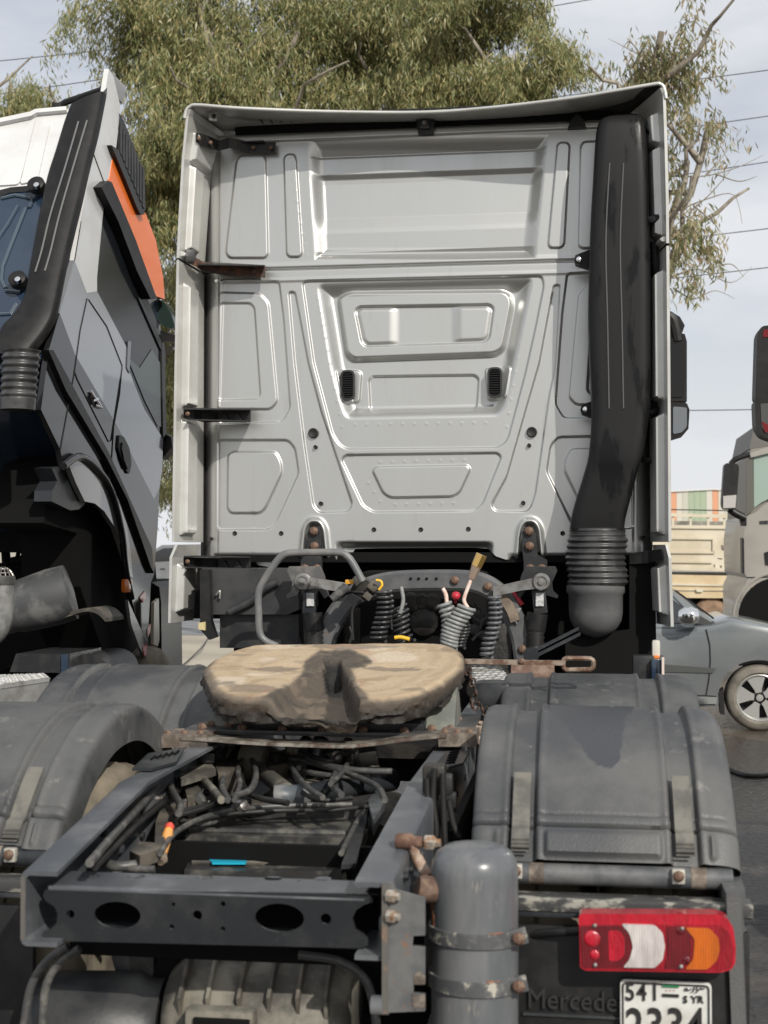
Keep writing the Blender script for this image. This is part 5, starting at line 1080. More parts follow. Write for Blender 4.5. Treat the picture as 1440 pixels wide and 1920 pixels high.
# hydraulic latch levers and struts, left and right
M_LEV = mat('cast_lever', (.24,.24,.235), .42, .4, col2=(.15,.14,.13), scale=18)
for s, cx_, tip, lx in ((1,568,(652,1100),582),(-1,1015,(925,1107),1012)):
    cp = P(cx_,1091,Y=6.28); tp = P(*tip,Y=6.30)
    lv = MB().loft([[cp+V(0,-.02,.026), cp+V(0,.02,.026), cp+V(0,.02,-.028), cp+V(0,-.02,-.028)], [cp.lerp(tp,.4)+V(0,-.016,.022), cp.lerp(tp,.4)+V(0,.016,.022), cp.lerp(tp,.4)+V(0,.016,-.022), cp.lerp(tp,.4)+V(0,-.016,-.022)], [tp+V(0,-.014,.016), tp+V(0,.014,.016), tp+V(0,.014,-.028), tp+V(0,-.014,-.028)]]).build('latch_lever', M_LEV, truck)
    MB().lathe([(.038,-.03),(.040,-.02),(.040,.02),(.034,.028),(.026,.028),(.025,.022),(.014,.022),(.013,.032),(.002,.033)], cp, (0,-1,0), 24).build('pivot', M_LEV, lv, smooth=40)
    # dark casting behind with two hooks
    hk = [(cx_-s*26,1062),(cx_-s*30,1070),(cx_-s*20,1092),(cx_-s*22,1108),(cx_-s*32,1117),(cx_-s*30,1122),(cx_-s*10,1116),(cx_-s*4,1100),(cx_+s*28,1104),(cx_+s*40,1122),(cx_+s*46,1118),(cx_+s*38,1080),(cx_+s*30,1062)]
    MB().prism([P(a, b, Y=6.36) for a, b in hk], (0,.05,0)).build('hook_casting', M_CHASD if s < 0 else mat('grey_casting', (.10,.10,.10), .5, .2, col2=(.16,.15,.14), scale=20), truck)
    lbl = MB().box(P(lx,1128,Y=6.33), (.062,.05,.11), .006, R=Matrix.Rotation(rad(6*s),3,'Y')).build('strut_head', M_CHAS if s > 0 else M_CHASD, truck)
    MB().box(P(lx,1124,Y=6.295), (.035,.006,.06)).build('sticker', mat('paper_sticker', (.5,.5,.5), .6, 0, col2=(.25,.25,.25), scale=60), lbl)
    MB().cyl(P(lx+s*4,1150,Y=6.33), P(lx+s*8,1182,Y=6.33), .047, .045, 18).build('strut_sleeve', M_BLK, truck, smooth=40)
    MB().lathe([(.036,k*.012) if k % 2 else (.043,k*.012) for k in range(9)], P(lx+s*8,1215,Y=6.33), (0,0,1), 18).build('strut_boot', M_RUB, truck, smooth=60)
    # strap from the cab mount
    mx_ = 589 if s > 0 else 992
    pts = [(mx_-9,988),(mx_+7,988),(mx_+13,1000),(mx_+(13 if s > 0 else 16),1040),(mx_+(14 if s > 0 else 34),1050),(mx_+(15 if s > 0 else 34),1074),(mx_-(27 if s > 0 else 10),1076),(mx_-(25 if s > 0 else 10),1052),(mx_-13,1030),(mx_-13,1000)]
    ms = MB().prism([P(a, b, Y=YB-.05) for a, b in pts], (0,.03,0)).build('mount_strap', M_CHASD, truck)
    for a, b, m in ((mx_,996,M_RBOLT),(mx_+1,1024,M_RBOLT if s > 0 else M_YZINC),(mx_-(17 if s > 0 else -2),1066,M_STEEL),(mx_+(6 if s > 0 else 24),1066,M_STEEL)): bolt(ms, P(a, b, Y=YB-.055), m, 1.9)
# black side boxes left of the hoop
bxm = mat('black_shiny_box', (.024,.025,.027), .35, 0, col2=(.045,.045,.045), scale=5, bump=.1, bscale=20)
b1 = MB().prism([P(a, b, Y=6.5) for a, b in [(378,1066),(560,1066),(560,1143),(540,1152),(400,1152),(380,1140)]], (0,.5,0)).build('side_box', bxm, truck)
hose([P(a, b, Y=6.48) for a, b in [(430,1148),(470,1128),(495,1105),(520,1092)]], .02, bxm, 'moulding', b1); hose([P(a, b, Y=6.48) for a, b in [(405,1116),(412,1108),(412,1122)]], .006, M_STEEL, 'clip', b1)
MB().prism([P(a, b, Y=6.55) for a, b in [(412,1152),(560,1152),(560,1215),(412,1215)]], (0,.4,0)).build('side_box', M_CHASD, truck)
MB().prism([P(a, b, Y=6.44) for a, b in [(375,1068),(392,1068),(395,1165),(405,1195),(392,1200),(375,1180)]], (0,.05,0)).build('fairing_strut', M_BLK, truck)
MB().prism([P(a, b, Y=6.42) for a, b in [(372,1168),(384,1166),(384,1182),(372,1180)]], (0,.02,0)).build('clip', mat('pale_yellow_clip', (.5,.42,.22), .6), truck)
# right dark side: battery box, steps
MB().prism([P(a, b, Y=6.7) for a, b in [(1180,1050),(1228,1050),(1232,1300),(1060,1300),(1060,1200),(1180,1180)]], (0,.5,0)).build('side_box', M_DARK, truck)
MB().box(P(1215,1255,Y=6.0), (.13,.08,.12), .01).build('step_bracket', M_CHASD, truck); MB().box(P(1232,1262,Y=5.95), (.05,.05,.12), .008).build('blue_cover', M_NAVY, truck)
lp_ = MB().box(P(1230,1222,Y=6.0), (.035,.04,.10), .012).build('marker_lamp', mat('clear_lens', (.5,.48,.42), .2), truck); MB().box(P(1231,1236,Y=5.98), (.03,.04,.035), .008).build('amber_lens', M_AMBER, lp_); MB().box(P(1243,1255,Y=5.9), (.01,.02,.10)).build('reflector', mat('pale_reflector', (.6,.5,.45), .3), lp_)
# forked link to the cup
for dy in (0, 11):
    MB().strip([P(998,1222+dy,Y=6.2), P(1085+dy*.3,1178+dy*.9,Y=6.35)], (0,1,0), .03, (0,0,1), .016).build('fork_link', M_CHAS, truck)
MB().lathe([(.035,-.02),(.035,.02)], P(996,1228,Y=6.2), (0,-1,0), 18).build('fork_eye', M_CHAS, truck)
# coiled air and electric lines
def coil(a, b, turns, r, wire_r, m, Y=6.1, n=16, lean=0):
    A, B = P(*a, Y=Y), P(*b, Y=Y); ax = (B-A); u = V(1,0,0)-ax.normalized()*ax.normalized().x; u.normalize(); w = ax.normalized().cross(u); pts = []
    for i in range(turns*n+1):
        t = i/(turns*n); an = 2*math.pi*turns*t; pts.append(A+ax*t+u*r*math.cos(an)+w*r*math.sin(an)+V(.012*math.sin(t*5+lean),0,0))
    return MB().tube(pts, wire_r, 7).build('coiled_hose', m, truck, smooth=70)
M_COILB = mat('black_coil', (.022,.023,.025), .3, 0, col2=(.05,.05,.05), scale=20)
coil((719,1108),(714,1202),10,.034,.0075,M_COILB); coil((742,1138),(764,1205),7,.038,.0072,M_COILB,6.14,lean=1); coil((832,1132),(848,1210),9,.030,.0085,M_GREYC,6.0); coil((871,1138),(838,1212),11,.034,.0085,M_GREYC,5.96,lean=2)
coil((865,1160),(866,1215),9,.024,.007,M_COILB,6.15); coil((927,1118),(917,1232),12,.026,.0072,mat('dark_grey_coil',(.10,.105,.11),.4),6.12)
hose([P(a, b, Y=6.1) for a, b in [(752,1100),(756,1125),(750,1150)]], .009, M_GREYC); hose([P(a, b, Y=6.12) for a, b in [(735,1180),(732,1150),(728,1110)]], .008, M_RUB)
hose([P(a, b, Y=6.0) for a, b in [(830,1103),(836,1115),(838,1132)]], .009, M_COPPER, 'hose_end')
ln = hose([P(a, b, Y=5.95) for a, b in [(877,1140),(870,1125),(876,1105),(884,1085)]], .0085, M_COPPER, 'hose_end')
MB().cyl(P(884,1085,Y=5.95), P(893,1062,Y=5.95), .016, .022, 8).build('coupling', mat('grey_copper', (.32,.24,.19), .45, .4), ln); MB().cyl(P(893,1062,Y=5.95), P(903,1040,Y=5.95), .024, .026, 6).build('coupling', M_BRASS, ln, smooth=None)
MB().lathe([(.006,-.04),(.008,-.005),(.018,.0),(.020,.012),(.012,.022),(.002,.024)], P(855,1119,Y=6.0), (.1,-.6,.5), 14).build('red_knob', M_REDK, truck, smooth=60)
MB().cyl(P(957,1112,Y=6.5), P(972,1138,Y=6.5), .022, .032, 14).build('red_boot', M_REDK, truck)
cn = MB().box(P(683,1103,Y=6.2), (.10,.07,.09), .01, R=Matrix.Rotation(.5,3,'Y')).build('connector_cluster', M_GRIME, truck)
for a, b, s_ in ((668,1090,.03),(700,1100,.035),(640,1108,.03),(632,1118,.025),(690,1118,.03)): MB().box(P(a, b, Y=6.14), (s_*1.3, s_, s_), .005, R=Matrix.Rotation(.7,3,'Y')).build('connector', M_GRIME2, cn)
MB().cyl(P(622,1124,Y=6.1), P(650,1100,Y=6.12), .018, .022, 12).build('plug_end', M_HOSE, cn)
MB().box(P(655,1091,Y=6.1), (.035,.02,.02), .004).build('orange_tab', mat('orange_plastic', (.62,.30,.03), .5), cn)
hose([P(a, b, Y=6.1) for a, b in [(705,1088),(714,1090),(716,1098),(710,1106)]], .006, M_YEL, 'yellow_ring', cn); hose([P(a, b, Y=6.05) for a, b in [(740,1196),(752,1195),(768,1199)]], .009, M_YEL, 'yellow_spiral')
for pts in ([(640,1118),(660,1110),(690,1112)], [(655,1175),(660,1190),(656,1205)], [(668,1130),(660,1150),(662,1200)], [(690,1120),(700,1112),(716,1100)]): hose([P(a, b, Y=6.16) for a, b in pts], .007, M_RUB)
# gearbox rear face seen between the coils
gb = MB().box(P(798,1150,Y=6.75), (.62,.25,.42), .04).build('gearbox', M_DARK, truck)
for a, b, r in ((770,1130,.05),(790,1128,.04),(810,1130,.045),(795,1165,.07),(840,1170,.03),(900,1160,.04),(890,1180,.03),(905,1190,.025)): MB().lathe([(r,-.02),(r,.01),(r*.8,.018),(r*.3,.02)], P(a, b, Y=6.6), (0,-1,0), 12).build('housing_boss', M_GRIME if r > .035 else M_CHASD, gb, smooth=40)
for pts in ([(880,1150),(900,1165),(920,1150)], [(885,1200),(905,1185),(935,1200)], [(890,1130),(905,1150),(900,1180)]): hose([P(a, b, Y=6.55) for a, b in pts], .008, M_CHASD)
# catwalk and mid-frame clutter hidden in the shade
MB().box((0, 5.9, .92), (.72,.9,.05)).build('frame_cover', M_GRIME, truck)
for s in (-1, 1): MB().box((s*.86, 6.35, .78), (.6,.9,.55), .06).build('fuel_tank' if s < 0 else 'battery_box', M_CHASD, truck)
# ================================================================== small loose things on the silver lorry
zt2 = .93
a, b = P(318,1550,Z=.99), P(302,1612,Z=.93)
tl_ = thing('hand_tool', 'hand tool with orange handle and red end lying beside the left frame rail', 'tool', tuple(b))
MB().tube([a.lerp(b,.12), a.lerp(b,.25), a.lerp(b,.6), a.lerp(b,.85)], [.012,.014,.013,.011], 12).build('handle', mat('orange_handle', (.80,.36,.07), .45, 0, col2=(.62,.30,.10), scale=30), tl_)
MB().tube([a.lerp(b,-.06), a.lerp(b,.0), a.lerp(b,.13)], [.009,.013,.012], 12).build('end_cap', mat('red_cap', (.62,.08,.05), .45), tl_)
MB().tube([a.lerp(b,.85), a.lerp(b,1.0), a.lerp(b,1.08)], [.012,.017,.010], 10).build('head', mat('dirty_head', (.30,.24,.18), .7, 0, col2=(.12,.09,.07), scale=40), tl_)
# ================================================================== THE TILTED LORRY at the left
XS = -2.0
lt = thing('tractor_truck', 'white, orange and dark blue lorry at left with its cab tilted forward', 'truck', (-3.2, 8.5, 0))
def sx(pts, off=0.0): return [P(a, b, X=XS+off) for a, b in pts]
def skin(name, pts, m, off=0.0, t=.03, par=None, r=0, smooth=30):
    q = [(a, b) for a, b in pts]
    if r: q = [(p.x, p.y) for p in round_poly(q, r)]
    return MB().prism(sx(q, off), (-t,0,0)).build(name, m, par or lt, smooth=smooth)
white_o = [(204,129),(213,144),(225,196),(222,240),(218,275),(213,287),(206,333),(190,351),(195,380),(182,520),(182,546),(163,549),(140,488),(152,410),(175,287),(193,200)]
silv_o = [(140,488),(163,549),(182,546),(239,654),(237,682),(271,768),(306,823),(304,880),(299,915),(289,936),(220,799),(141,665),(112,587),(124,545)]
dark_o = [(112,587),(141,665),(220,799),(289,936),(299,915),(296,985),(289,1077),(283,1092),(275,1232),(271,1228),(247,1122),(237,1067),(230,998),(210,922),(186,881),(151,854),(119,874),(113,843),(77,768),(92,655)]
side = skin('side_panel', white_o, M_WHITE); skin('side_panel', silv_o, M_GREYP); dk = skin('side_panel', dark_o, M_GREYD)
skin('roof_side', [(213,287),(206,333),(204,339),(210,345),(254,450),(292,555),(309,561),(306,520),(292,450),(273,400),(262,392)], M_ORANGE, .004, .05)
skin('sun_visor', [(190,351),(204,339),(210,342),(254,448),(292,553),(296,560),(283,561),(257,508),(222,415)], M_PLAS, .05, .07)
skin('roof_strip', [(209,272),(222,281),(268,395),(272,402),(264,403),(257,389)], M_BLK, .03, .06)
gr = skin('roof_grille', [(223,211),(233,228),(271,325),(273,395),(268,397),(222,281),(221,240)], M_BLK, .0, .04)
for k in range(9):
    t = k/8; skin('slat', [(226+42*t,232+80*t),(229+42*t,236+80*t),(229+42*t,292+100*t),(226+42*t,287+100*t)], M_CHASD, .006, .006, gr)
gl = skin('window', [(195,380),(222,420),(257,510),(292,598),(309,650),(310,662),(311,812),(306,823),(271,768),(237,682),(239,654),(182,546),(182,520)], M_WGLASS, -.004, .02)
M_GRFL = mat('window_reflection', (.16,.24,.20), .06, 0, coat=.5)
skin('pane', [(238,668),(262,690),(285,655),(306,690),(308,800),(296,800),(272,752)], mat('door_glass', (.030,.042,.037), .08, 0, spec=.4), .001, .004, gl)
skin('pillar', [(258,556),(264,560),(309,652),(309,672)], M_BLK, .006, .02, gl)
skin('pillar', [(303,640),(309,650),(312,812),(306,822)], M_BLK, .008, .02, gl)
skin('pillar', [(240,640),(246,640),(243,700),(238,690)], M_GLASS, .006, .01, gl)
skin('trim_strip', [(91,656),(100,656),(206,852),(285,1027),(289,1075),(282,1060),(240,938),(199,856),(124,732)], M_BLK, .03, .05)
# body seams
M_SEAM = mat('seam', (.01,.01,.011), .7)
def seam(pts, par=None, r=.0042, off=.001): return MB().tube([P(a, b, X=XS+off) for a, b in pts], r, 5).build('door_seam', M_SEAM, par or lt)
seam([(163,560),(150,620),(139,700),(128,760),(113,842)]); seam([(166,562),(200,612),(229,686),(224,740),(213,800),(206,912)]); seam([(139,695),(145,712),(203,828),(208,826),(229,690)]); seam([(206,860),(204,915),(198,958)])
seam([(175,288),(183,310),(196,345)]); seam([(152,415),(140,488)], r=.003)
hd_ = skin('door_handle', [(224,815),(232,818),(243,840),(247,870),(242,891),(232,872),(222,842)], M_BLK, .012, .02, r=6); skin('grip', [(230,830),(236,838),(241,862),(240,880),(233,862),(229,842)], M_CHASD, .022, .012, hd_)
for pts in ([(169,733),(188,762)], [(169,742),(174,758)], [(174,752),(183,748)], [(178,760),(190,764)]): MB().tube(sx(pts, .008), .010, 6).build('badge', M_CHROME, lt)
# wheel-arch flare: lip following the arch
fl_ = smooth_path(sx([(119,874),(151,856),(186,884),(210,925),(228,998),(236,1067),(247,1122)], .03), 6); MB().tube(fl_, .022, 8).build('arch_lip', M_GREYD, lt, smooth=60)
skin('arch_flare', [(121,868),(152,861),(180,879),(206,915),(226,950),(238,985),(245,1034),(249,1085),(241,1076),(235,1045),(217,991),(195,958),(178,944),(159,940),(142,905),(130,874)], mat('reflected_sky_grey', (.20,.195,.19), .14, .35, coat=.7), .02, .03, smooth=30)  # paler than the body: reflected sky and ground put into the colour
skin('mud_flap_edge', [(97,878),(110,875),(118,876),(150,915),(162,943),(148,955),(132,957),(97,940),(98,920),(108,902)], M_CHAS, -.02, .10)
skin('bumper_end', [(240,1125),(275,1204),(274,1232),(262,1215),(246,1170)], mat('dull_grey_panel', (.12,.12,.12), .25, 0, coat=.4), .03, .02)
skin('red_stripe', [(262,1120),(272,1108),(274,1122),(268,1130)], M_REDP, .006, .012); skin('red_stripe', [(276,1180),(283,1170),(282,1185),(277,1196)], M_REDP, .004, .012); skin('red_stripe', [(268,1215),(276,1206),(275,1228),(271,1230)], M_REDP, .034, .01)
am = MB().box(P(238,1098,X=XS+.02), (.05,.10,.09), .02).build('side_lamp', M_AMBER, lt, smooth=50)
# front corner black bumper with its reflective insert
fc = MB().prism([P(a, b, Y=9.35) for a, b in [(272,1100),(282,1091),(299,1101),(302,1129),(304,1290),(180,1290),(180,1180)]], (0,.5,0)).build('bumper', M_BLK, lt)
skin('bumper_insert', [(289,1130),(298,1122),(299,1200),(296,1212),(288,1208)], mat('sandy_reflection', (.35,.30,.23), .2), .07, .02)
# door mirror of the tilted cab
mg_ = MB().prism([P(a, b, Y=9.1) for a, b in [(p.x, p.y) for p in round_poly([(283,558),(306,564),(322,590),(328,612),(322,618),(303,609),(288,590)], 8)]], (0,.10,0)).build('mirror', mat('dark_green_mirror', (.018,.03,.026), .25, 0, coat=.3), lt, smooth=40)
MB().prism([P(a, b, Y=9.1) for a, b in [(282,795),(300,808),(321,820),(323,838),(304,860),(296,840)]], (0,.12,0)).build('mirror', M_BLK, lt)
MB().prism([P(a, b, Y=9.12) for a, b in [(300,620),(330,628),(330,640),(302,640)]], (0,.05,0)).build('mirror_arm', M_BLK, lt)
# rear wall of the tilted cab
eA, eB = P(204,135,X=XS), P(80,762,X=XS); tdir = (eA-eB).normalized(); nrm = V(1,0,0).cross(tdir).normalized()
if nrm.y > 0: nrm = -nrm
def bw(pts, off=0.0): return [PP(a, b, eA+nrm*off, nrm) for a, b in pts]
def back(name, pts, m, off=0.0, t=.03, par=None, r=0, smooth=30):
    q = pts if not r else [(p.x, p.y) for p in round_poly(pts, r)]
    return MB().prism(bw(q, off), -nrm*t).build(name, m, par or lt, smooth=smooth)
wp_ = back('rear_wall_upper', [(-590,281),(0,226),(58,214),(102,205),(150,205),(150,345),(73,347),(20,352),(0,357),(-590,391)], M_WHITE)
back('pressing', [(-80,262),(50,240),(62,222),(66,224),(36,345),(-80,352)], M_WHITE, .012, .012, wp_, 8); back('pressing', [(78,232),(94,230),(70,338),(40,344),(38,340)], M_WHITE, .012, .012, wp_, 5)
back('roof_edge', [(-590,277),(0,221),(56,209),(66,204),(124,199),(124,206),(68,211),(58,217),(0,229),(-590,287)], M_WHITE, .03, .05)
nv = back('rear_wall_lower', [(-590,403),(0,366),(20,360),(76,356),(130,350),(112,590),(96,640),(60,690),(-590,712)], M_NAVY)
back('seam_band', [(-590,390),(0,356),(20,351),(76,346),(76,357),(20,361),(0,368),(-590,405)], M_BLK, .006, .02)
for pts in ([(2,372),(28,366),(60,372),(58,385)], [(-20,470),(15,420),(34,386)], [(10,540),(3,525),(5,500),(48,390),(56,388),(62,372)], [(10,545),(38,548)], [(-10,590),(20,588),(30,570)]):
    MB().tube(bw(pts, .004), .010, 6).build('pressing_ridge', mat('navy_ridge', (.05,.075,.10), .25, 0, coat=.6), nv)
for a, b in ((70,350),(35,527)): 
    ear = MB().lathe([(.05,-.01),(.05,.03),(.03,.04)], bw([(a, b)], .05)[0], nrm, 16).build('mounting_ear', M_PLAS, lt); MB().lathe([(.018,0),(.016,.02),(.006,.024)], bw([(a, b)], .09)[0], nrm, 12).build('screw', M_CHROME, ear)
# intake duct of the tilted cab
L_ = [(128,196),(117,225),(100,280),(85,327),(72,390),(61,450),(52,500),(44,543),(32,570),(17,590),(0,607),(-12,640),(-14,662)]
R_ = [(201,164),(199,175),(186,240),(172,295),(156,365),(140,430),(126,490),(117,535),(112,560),(104,590),(85,622),(62,650),(57,662)]
rg = []
for (a, b), (c, d) in zip(L_, R_):
    l0 = PP(a, b, eA+nrm*.15, nrm); r1_ = PP(c, d, eA+nrm*.02, nrm); l1, r0_ = l0-nrm*.12, PP(c-6, d+4, eA+nrm*.14, nrm)
    dd = (r0_-l0); l0i, r0i = l0+dd*.10-nrm*.0, r0_-dd*.10
    rg.append([l1, l0-nrm*.05, l0+dd*.03-nrm*.015, l0i, l0.lerp(r0_,.5)+nrm*.006, r0i, r0_-dd*.03-nrm*.015, r0_-nrm*.05, r1_])
flat = [smooth_path([r[k] for r in rg], 4) for k in range(9)]
sn2 = MB().loft([[flat[k][i] for k in range(9)] for i in range(len(flat[0]))]).build('air_intake', M_PLAS, lt, smooth=60)
for pts in ([(147,228),(120,320),(95,400),(78,470),(66,510)], [(163,226),(138,310),(112,400),(95,470),(84,508)]): MB().tube(smooth_path([PP(a, b, eA+nrm*.152, nrm) for a, b in pts], 6), .005, 6).build('rib', mat('grey_rib', (.15,.15,.15), .4), sn2)  # two lines in a lighter grey than the duct
cb = (P(22,660,Y=6.55)+P(22,660,Y=6.55))/2
rings = []
cx2, hw2 = P(25,700,Y=6.6), (P(57,700,Y=6.6)-P(-10,700,Y=6.6)).length/2
zt3, zb3 = P(25,652,Y=6.6).z, P(25,765,Y=6.6).z
for i in range(90):
    t = i/89; k = 1.0+(.05*math.cos(t*8*2*math.pi) if t < .80 else .02); rings.append(ering(hw2*k*(1-.08*t), hw2*k*.95, cx2.x-.02*t, cx2.y+.1, zt3+(zb3-zt3)*t))
MB().loft(rings).build('bellows', M_BELL, lt, smooth=70)
# roof bar and deflector top
MB().tube([P(108,201,Y=7.9), P(122,192,Y=7.9), P(198,166,Y=7.9)], .02, 8).build('roof_bar', M_BLK, lt); MB().box(P(110,203,Y=7.9), (.06,.08,.05), .01).build('bar_end', M_BLK, lt)
MB().prism([P(a, b, Y=8.0) for a, b in [(186,164),(196,140),(205,131),(206,140),(200,164)]], (0,.3,0)).build('deflector', mat('shaded_grey_plastic', (.25,.25,.25), .4), lt)
# closed volume of the tilted cab behind its skins
shell = [P(a, b, X=XS-.06) for a, b in [(178,290),(205,300),(262,410),(300,560),(305,820),(292,930),(286,1020),(236,990),(212,920),(150,852),(80,768)]]
MB().prism(shell, (-2.3,0,0)).build('cab_shell', M_NAVY, lt)
# dark underside, wheel-arch liner, engine and chassis
lin = [P(a, b, X=XS-.10) for a, b in [(118,870),(152,852),(188,880),(214,925),(236,1000),(246,1120),(275,1235),(200,1240),(150,1100),(145,1000),(80,980)]]
MB().prism(lin, (-.35,0,0)).build('arch_liner', M_DARK, lt)
MB().prism([P(a, b, Y=8.6) for a, b in [(-300,780),(115,860),(150,990),(150,1040),(80,1036),(-300,1036)]], (0,.4,0)).build('cab_floor', M_DARK, lt)
MB().prism([P(a, b, Y=8.9) for a, b in [(-300,1058),(30,1056),(60,1050),(110,1056),(150,1044),(240,1060),(262,1300),(-300,1300)]], (0,.6,0)).build('engine_block', M_DARK, lt)
for pts, r in (([(10,1030),(12,1060)],.03), ([(85,1030),(95,1060)],.05), ([(20,1052),(60,1044),(80,1040)],.025), ([(110,1034),(116,1048),(106,1060)],.03), ([(60,1032),(58,1044)],.02), ([(35,1034),(30,1056)],.015)):
    hose([P(a, b, Y=8.75) for a, b in pts], r, M_DARK, 'engine_hose', lt)
MB().lathe([(.02,-.02),(.16,-.0),(.165,.10),(.15,.30),(.135,.34),(.132,.60),(.05,.62)], P(132,1110,Y=7.6), (-.93,-.22,-.28), 28).build('intake_pipe', mat('dusty_grey_pipe', (.06,.062,.065), .5, 0, col2=(.15,.15,.145), scale=6), lt, smooth=40)
pp_ = MB().tube(smooth_path([P(5,1082,Y=7.0), P(6,1130,Y=7.0), P(4,1160,Y=7.0), P(-12,1190,Y=7.0), P(-50,1205,Y=7.0)], 6), .058, 16).build('elbow_pipe', mat('dusty_light_pipe', (.12,.12,.118), .5, 0, col2=(.2,.2,.19), scale=9), lt, smooth=60)
MB().lathe([(.062,-.012),(.066,0),(.066,.03),(.062,.035)], P(5,1092,Y=7.0), (0,0,1), 24).build('pipe_rim', M_HOSE, pp_)
for k in range(7):
    a_ = math.pi*k/7; c = P(5,1090,Y=7.0); MB().tube([c+V(.062*math.cos(a_)*math.cos(t), .062*math.sin(a_)*math.cos(t), .075*math.sin(t)) for t in np.linspace(0, math.pi, 12)], .0028, 5).build('cage_wire', M_STEEL, pp_)
for hh in (.02,.045,.065): c = P(5,1090,Y=7.0); r_ = .062*math.sqrt(max(.05,1-(hh/.078)**2)); MB().tube([c+V(r_*math.cos(t), r_*math.sin(t), hh) for t in np.linspace(0, 2*math.pi, 21)[:-1]], .0025, 5, closed=True).build('cage_wire', M_STEEL, pp_)
MB().cyl(P(119,996,Y=8.0), P(125,1077,Y=8.0), .014, seg=10).build('gas_strut', M_GREYC, lt); MB().cyl(P(112,960,Y=8.0), P(119,1000,Y=8.0), .03, seg=10).build('strut_body', M_DARK, lt)
MB().prism([P(a, b, Y=7.5) for a, b in [(30,1166),(100,1152),(138,1145),(142,1152),(120,1158),(40,1172)]], (0,.3,0)).build('heat_shield', M_GRIME2, lt); MB().strip(smooth_path([P(a, b, Y=7.5) for a, b in [(150,1148),(180,1141),(200,1146),(215,1160)]], 5), (0,1,0), .3, (0,0,1), .02).build('heat_shield', M_GRIME2, lt)
MB().prism([P(a, b, Y=7.2) for a, b in [(18,1260),(30,1226),(130,1226),(135,1262)]], (0,.5,0)).build('battery_box', M_CHASD, lt, smooth=20); MB().prism([P(a, b, Y=7.2) for a, b in [(117,1262),(117,1226),(128,1226),(130,1262)]], (0,-.02,0)).build('blue_strip', M_NAVY, lt)
MB().prism([P(a, b, Y=7.4) for a, b in [(p.x, p.y) for p in round_poly([(128,1280),(130,1228),(175,1226),(200,1240),(212,1280)], 14)]], (0,.5,0)).build('mudguard', M_CHASD, lt, smooth=40)
for s in (0, 1): MB().box((-2.75-.8*s, 6.3, .85), (.09,5.6,.27), .01).build('frame_rail', M_CHASD, lt)
for xo in (-2.12, -4.35): link('tyre', ty_me, M_TYRE, lt, loc=(xo, 8.9, .53), smooth=40)
for xo in (-2.2,-4.25): link('tyre', ty_me, M_TYRE, lt, loc=(xo, 5.2, .53), smooth=40)
# ================================================================== grey-blue saloon car at the right
YS = 13.5
car = thing('saloon_car', 'grey blue saloon car with silver five spoke wheel parked side on at right', 'car', (P(1430,1372,Y=YS).x-1.2, YS+.85, 0))
M_CARP = mat('grey_blue_car_paint', (.165,.182,.190), .26, .35, col2=(.19,.202,.205), scale=1.5, coat=.7)
def cy_(pts, y=YS): return [P(a, b, Y=y) for a, b in pts]
wc = P(1425,1309,Y=YS); RW = wc.z
bodyo = [(700,1290),(690,1240),(720,1190),(800,1175),(1000,1172),(1200,1173),(1262,1174),(1336,1168),(1372,1160),(1440,1172),(1540,1196),(1590,1225),(1596,1290),(1580,1318)]
arch_ = [(P(1425,1309,Y=YS)+V(.385*math.cos(a), 0, .385*math.sin(a))) for a in np.linspace(rad(-8), rad(188), 22)]
arr_ = [(wc+V(-2.62,0,0)+V(.385*math.cos(a), 0, .385*math.sin(a))) for a in np.linspace(rad(-8), rad(188), 22)]
bo = cy_(bodyo)+arch_+cy_([(1346,1326)])+arr_+cy_([(720,1310)])
n_ = len(bo); rings = []
for y, dz, k in ((0.02,-.02,1.0),(0.0,-.05,1.0),(-.03,-.18,1.0),(0,0,0)): pass
def car_ring(y, inset):
    o = []
    for p in bo:
        z = p.z; f = max(0, min(1, (z-.55)/.45)); o.append(V(p.x, y, z-inset*f))
    return o
W_ = 1.70
MB().loft([car_ring(YS+.07, 0), car_ring(YS+.02, .03), car_ring(YS+.0, .08), car_ring(YS+.02,.03), car_ring(YS+.10, -.0), car_ring(YS+W_-.10, -.0), car_ring(YS+W_-.02, .03)][2:], True, True).build('body', M_CARP, car, smooth=45)
gh = [(790,1174),(850,1120),(930,1062),(1010,1048),(1120,1046),(1200,1068),(1264,1110),(1340,1165),(1300,1176)]
def gring(y, sh): c = cy_(gh); zc = P(1000,1174,Y=YS).z; return [V(p.x-(.0), y+sh*(p.z-zc), p.z) for p in c]
gh_o = MB().loft([gring(YS+.07, .32), gring(YS+W_-.07, -.32)]).build('roof', M_CARP, car, smooth=30)
def gpoly(pts, lift): 
    zc = P(1000,1174,Y=YS).z; return [V(p.x, YS+.07+.32*(p.z-zc)-lift, p.z) for p in cy_(pts)]
MB().prism(gpoly([(1110,1168),(1120,1066),(1195,1082),(1256,1120),(1318,1164),(1300,1170)], .008), (0,.006,0)).build('door_window', M_GLASS, car, smooth=None)
MB().prism(gpoly([(1312,1168),(1264,1118),(1268,1116),(1336,1166),(1330,1172)], .014), (0,.02,0)).build('pillar', M_CARP, car, smooth=None)
MB().prism(gpoly([(1288,1166),(1302,1148),(1336,1168),(1330,1174)], .022), (0,.02,0)).build('mirror_base', M_BLK, car, smooth=None)
zc = P(1000,1174,Y=YS).z; ws = [gring(YS+.07,.32)[i] for i in (6,7)]; wsr = [gring(YS+W_-.07,-.32)[i] for i in (6,7)]
MB().prism([ws[0]+V(.02,.05,.0), ws[1]+V(.0,.05,.012), wsr[1]+V(0,-.05,.012), wsr[0]+V(.02,-.05,0)], (.012,0,.014)).build('windscreen', M_GLASS, car, smooth=None)
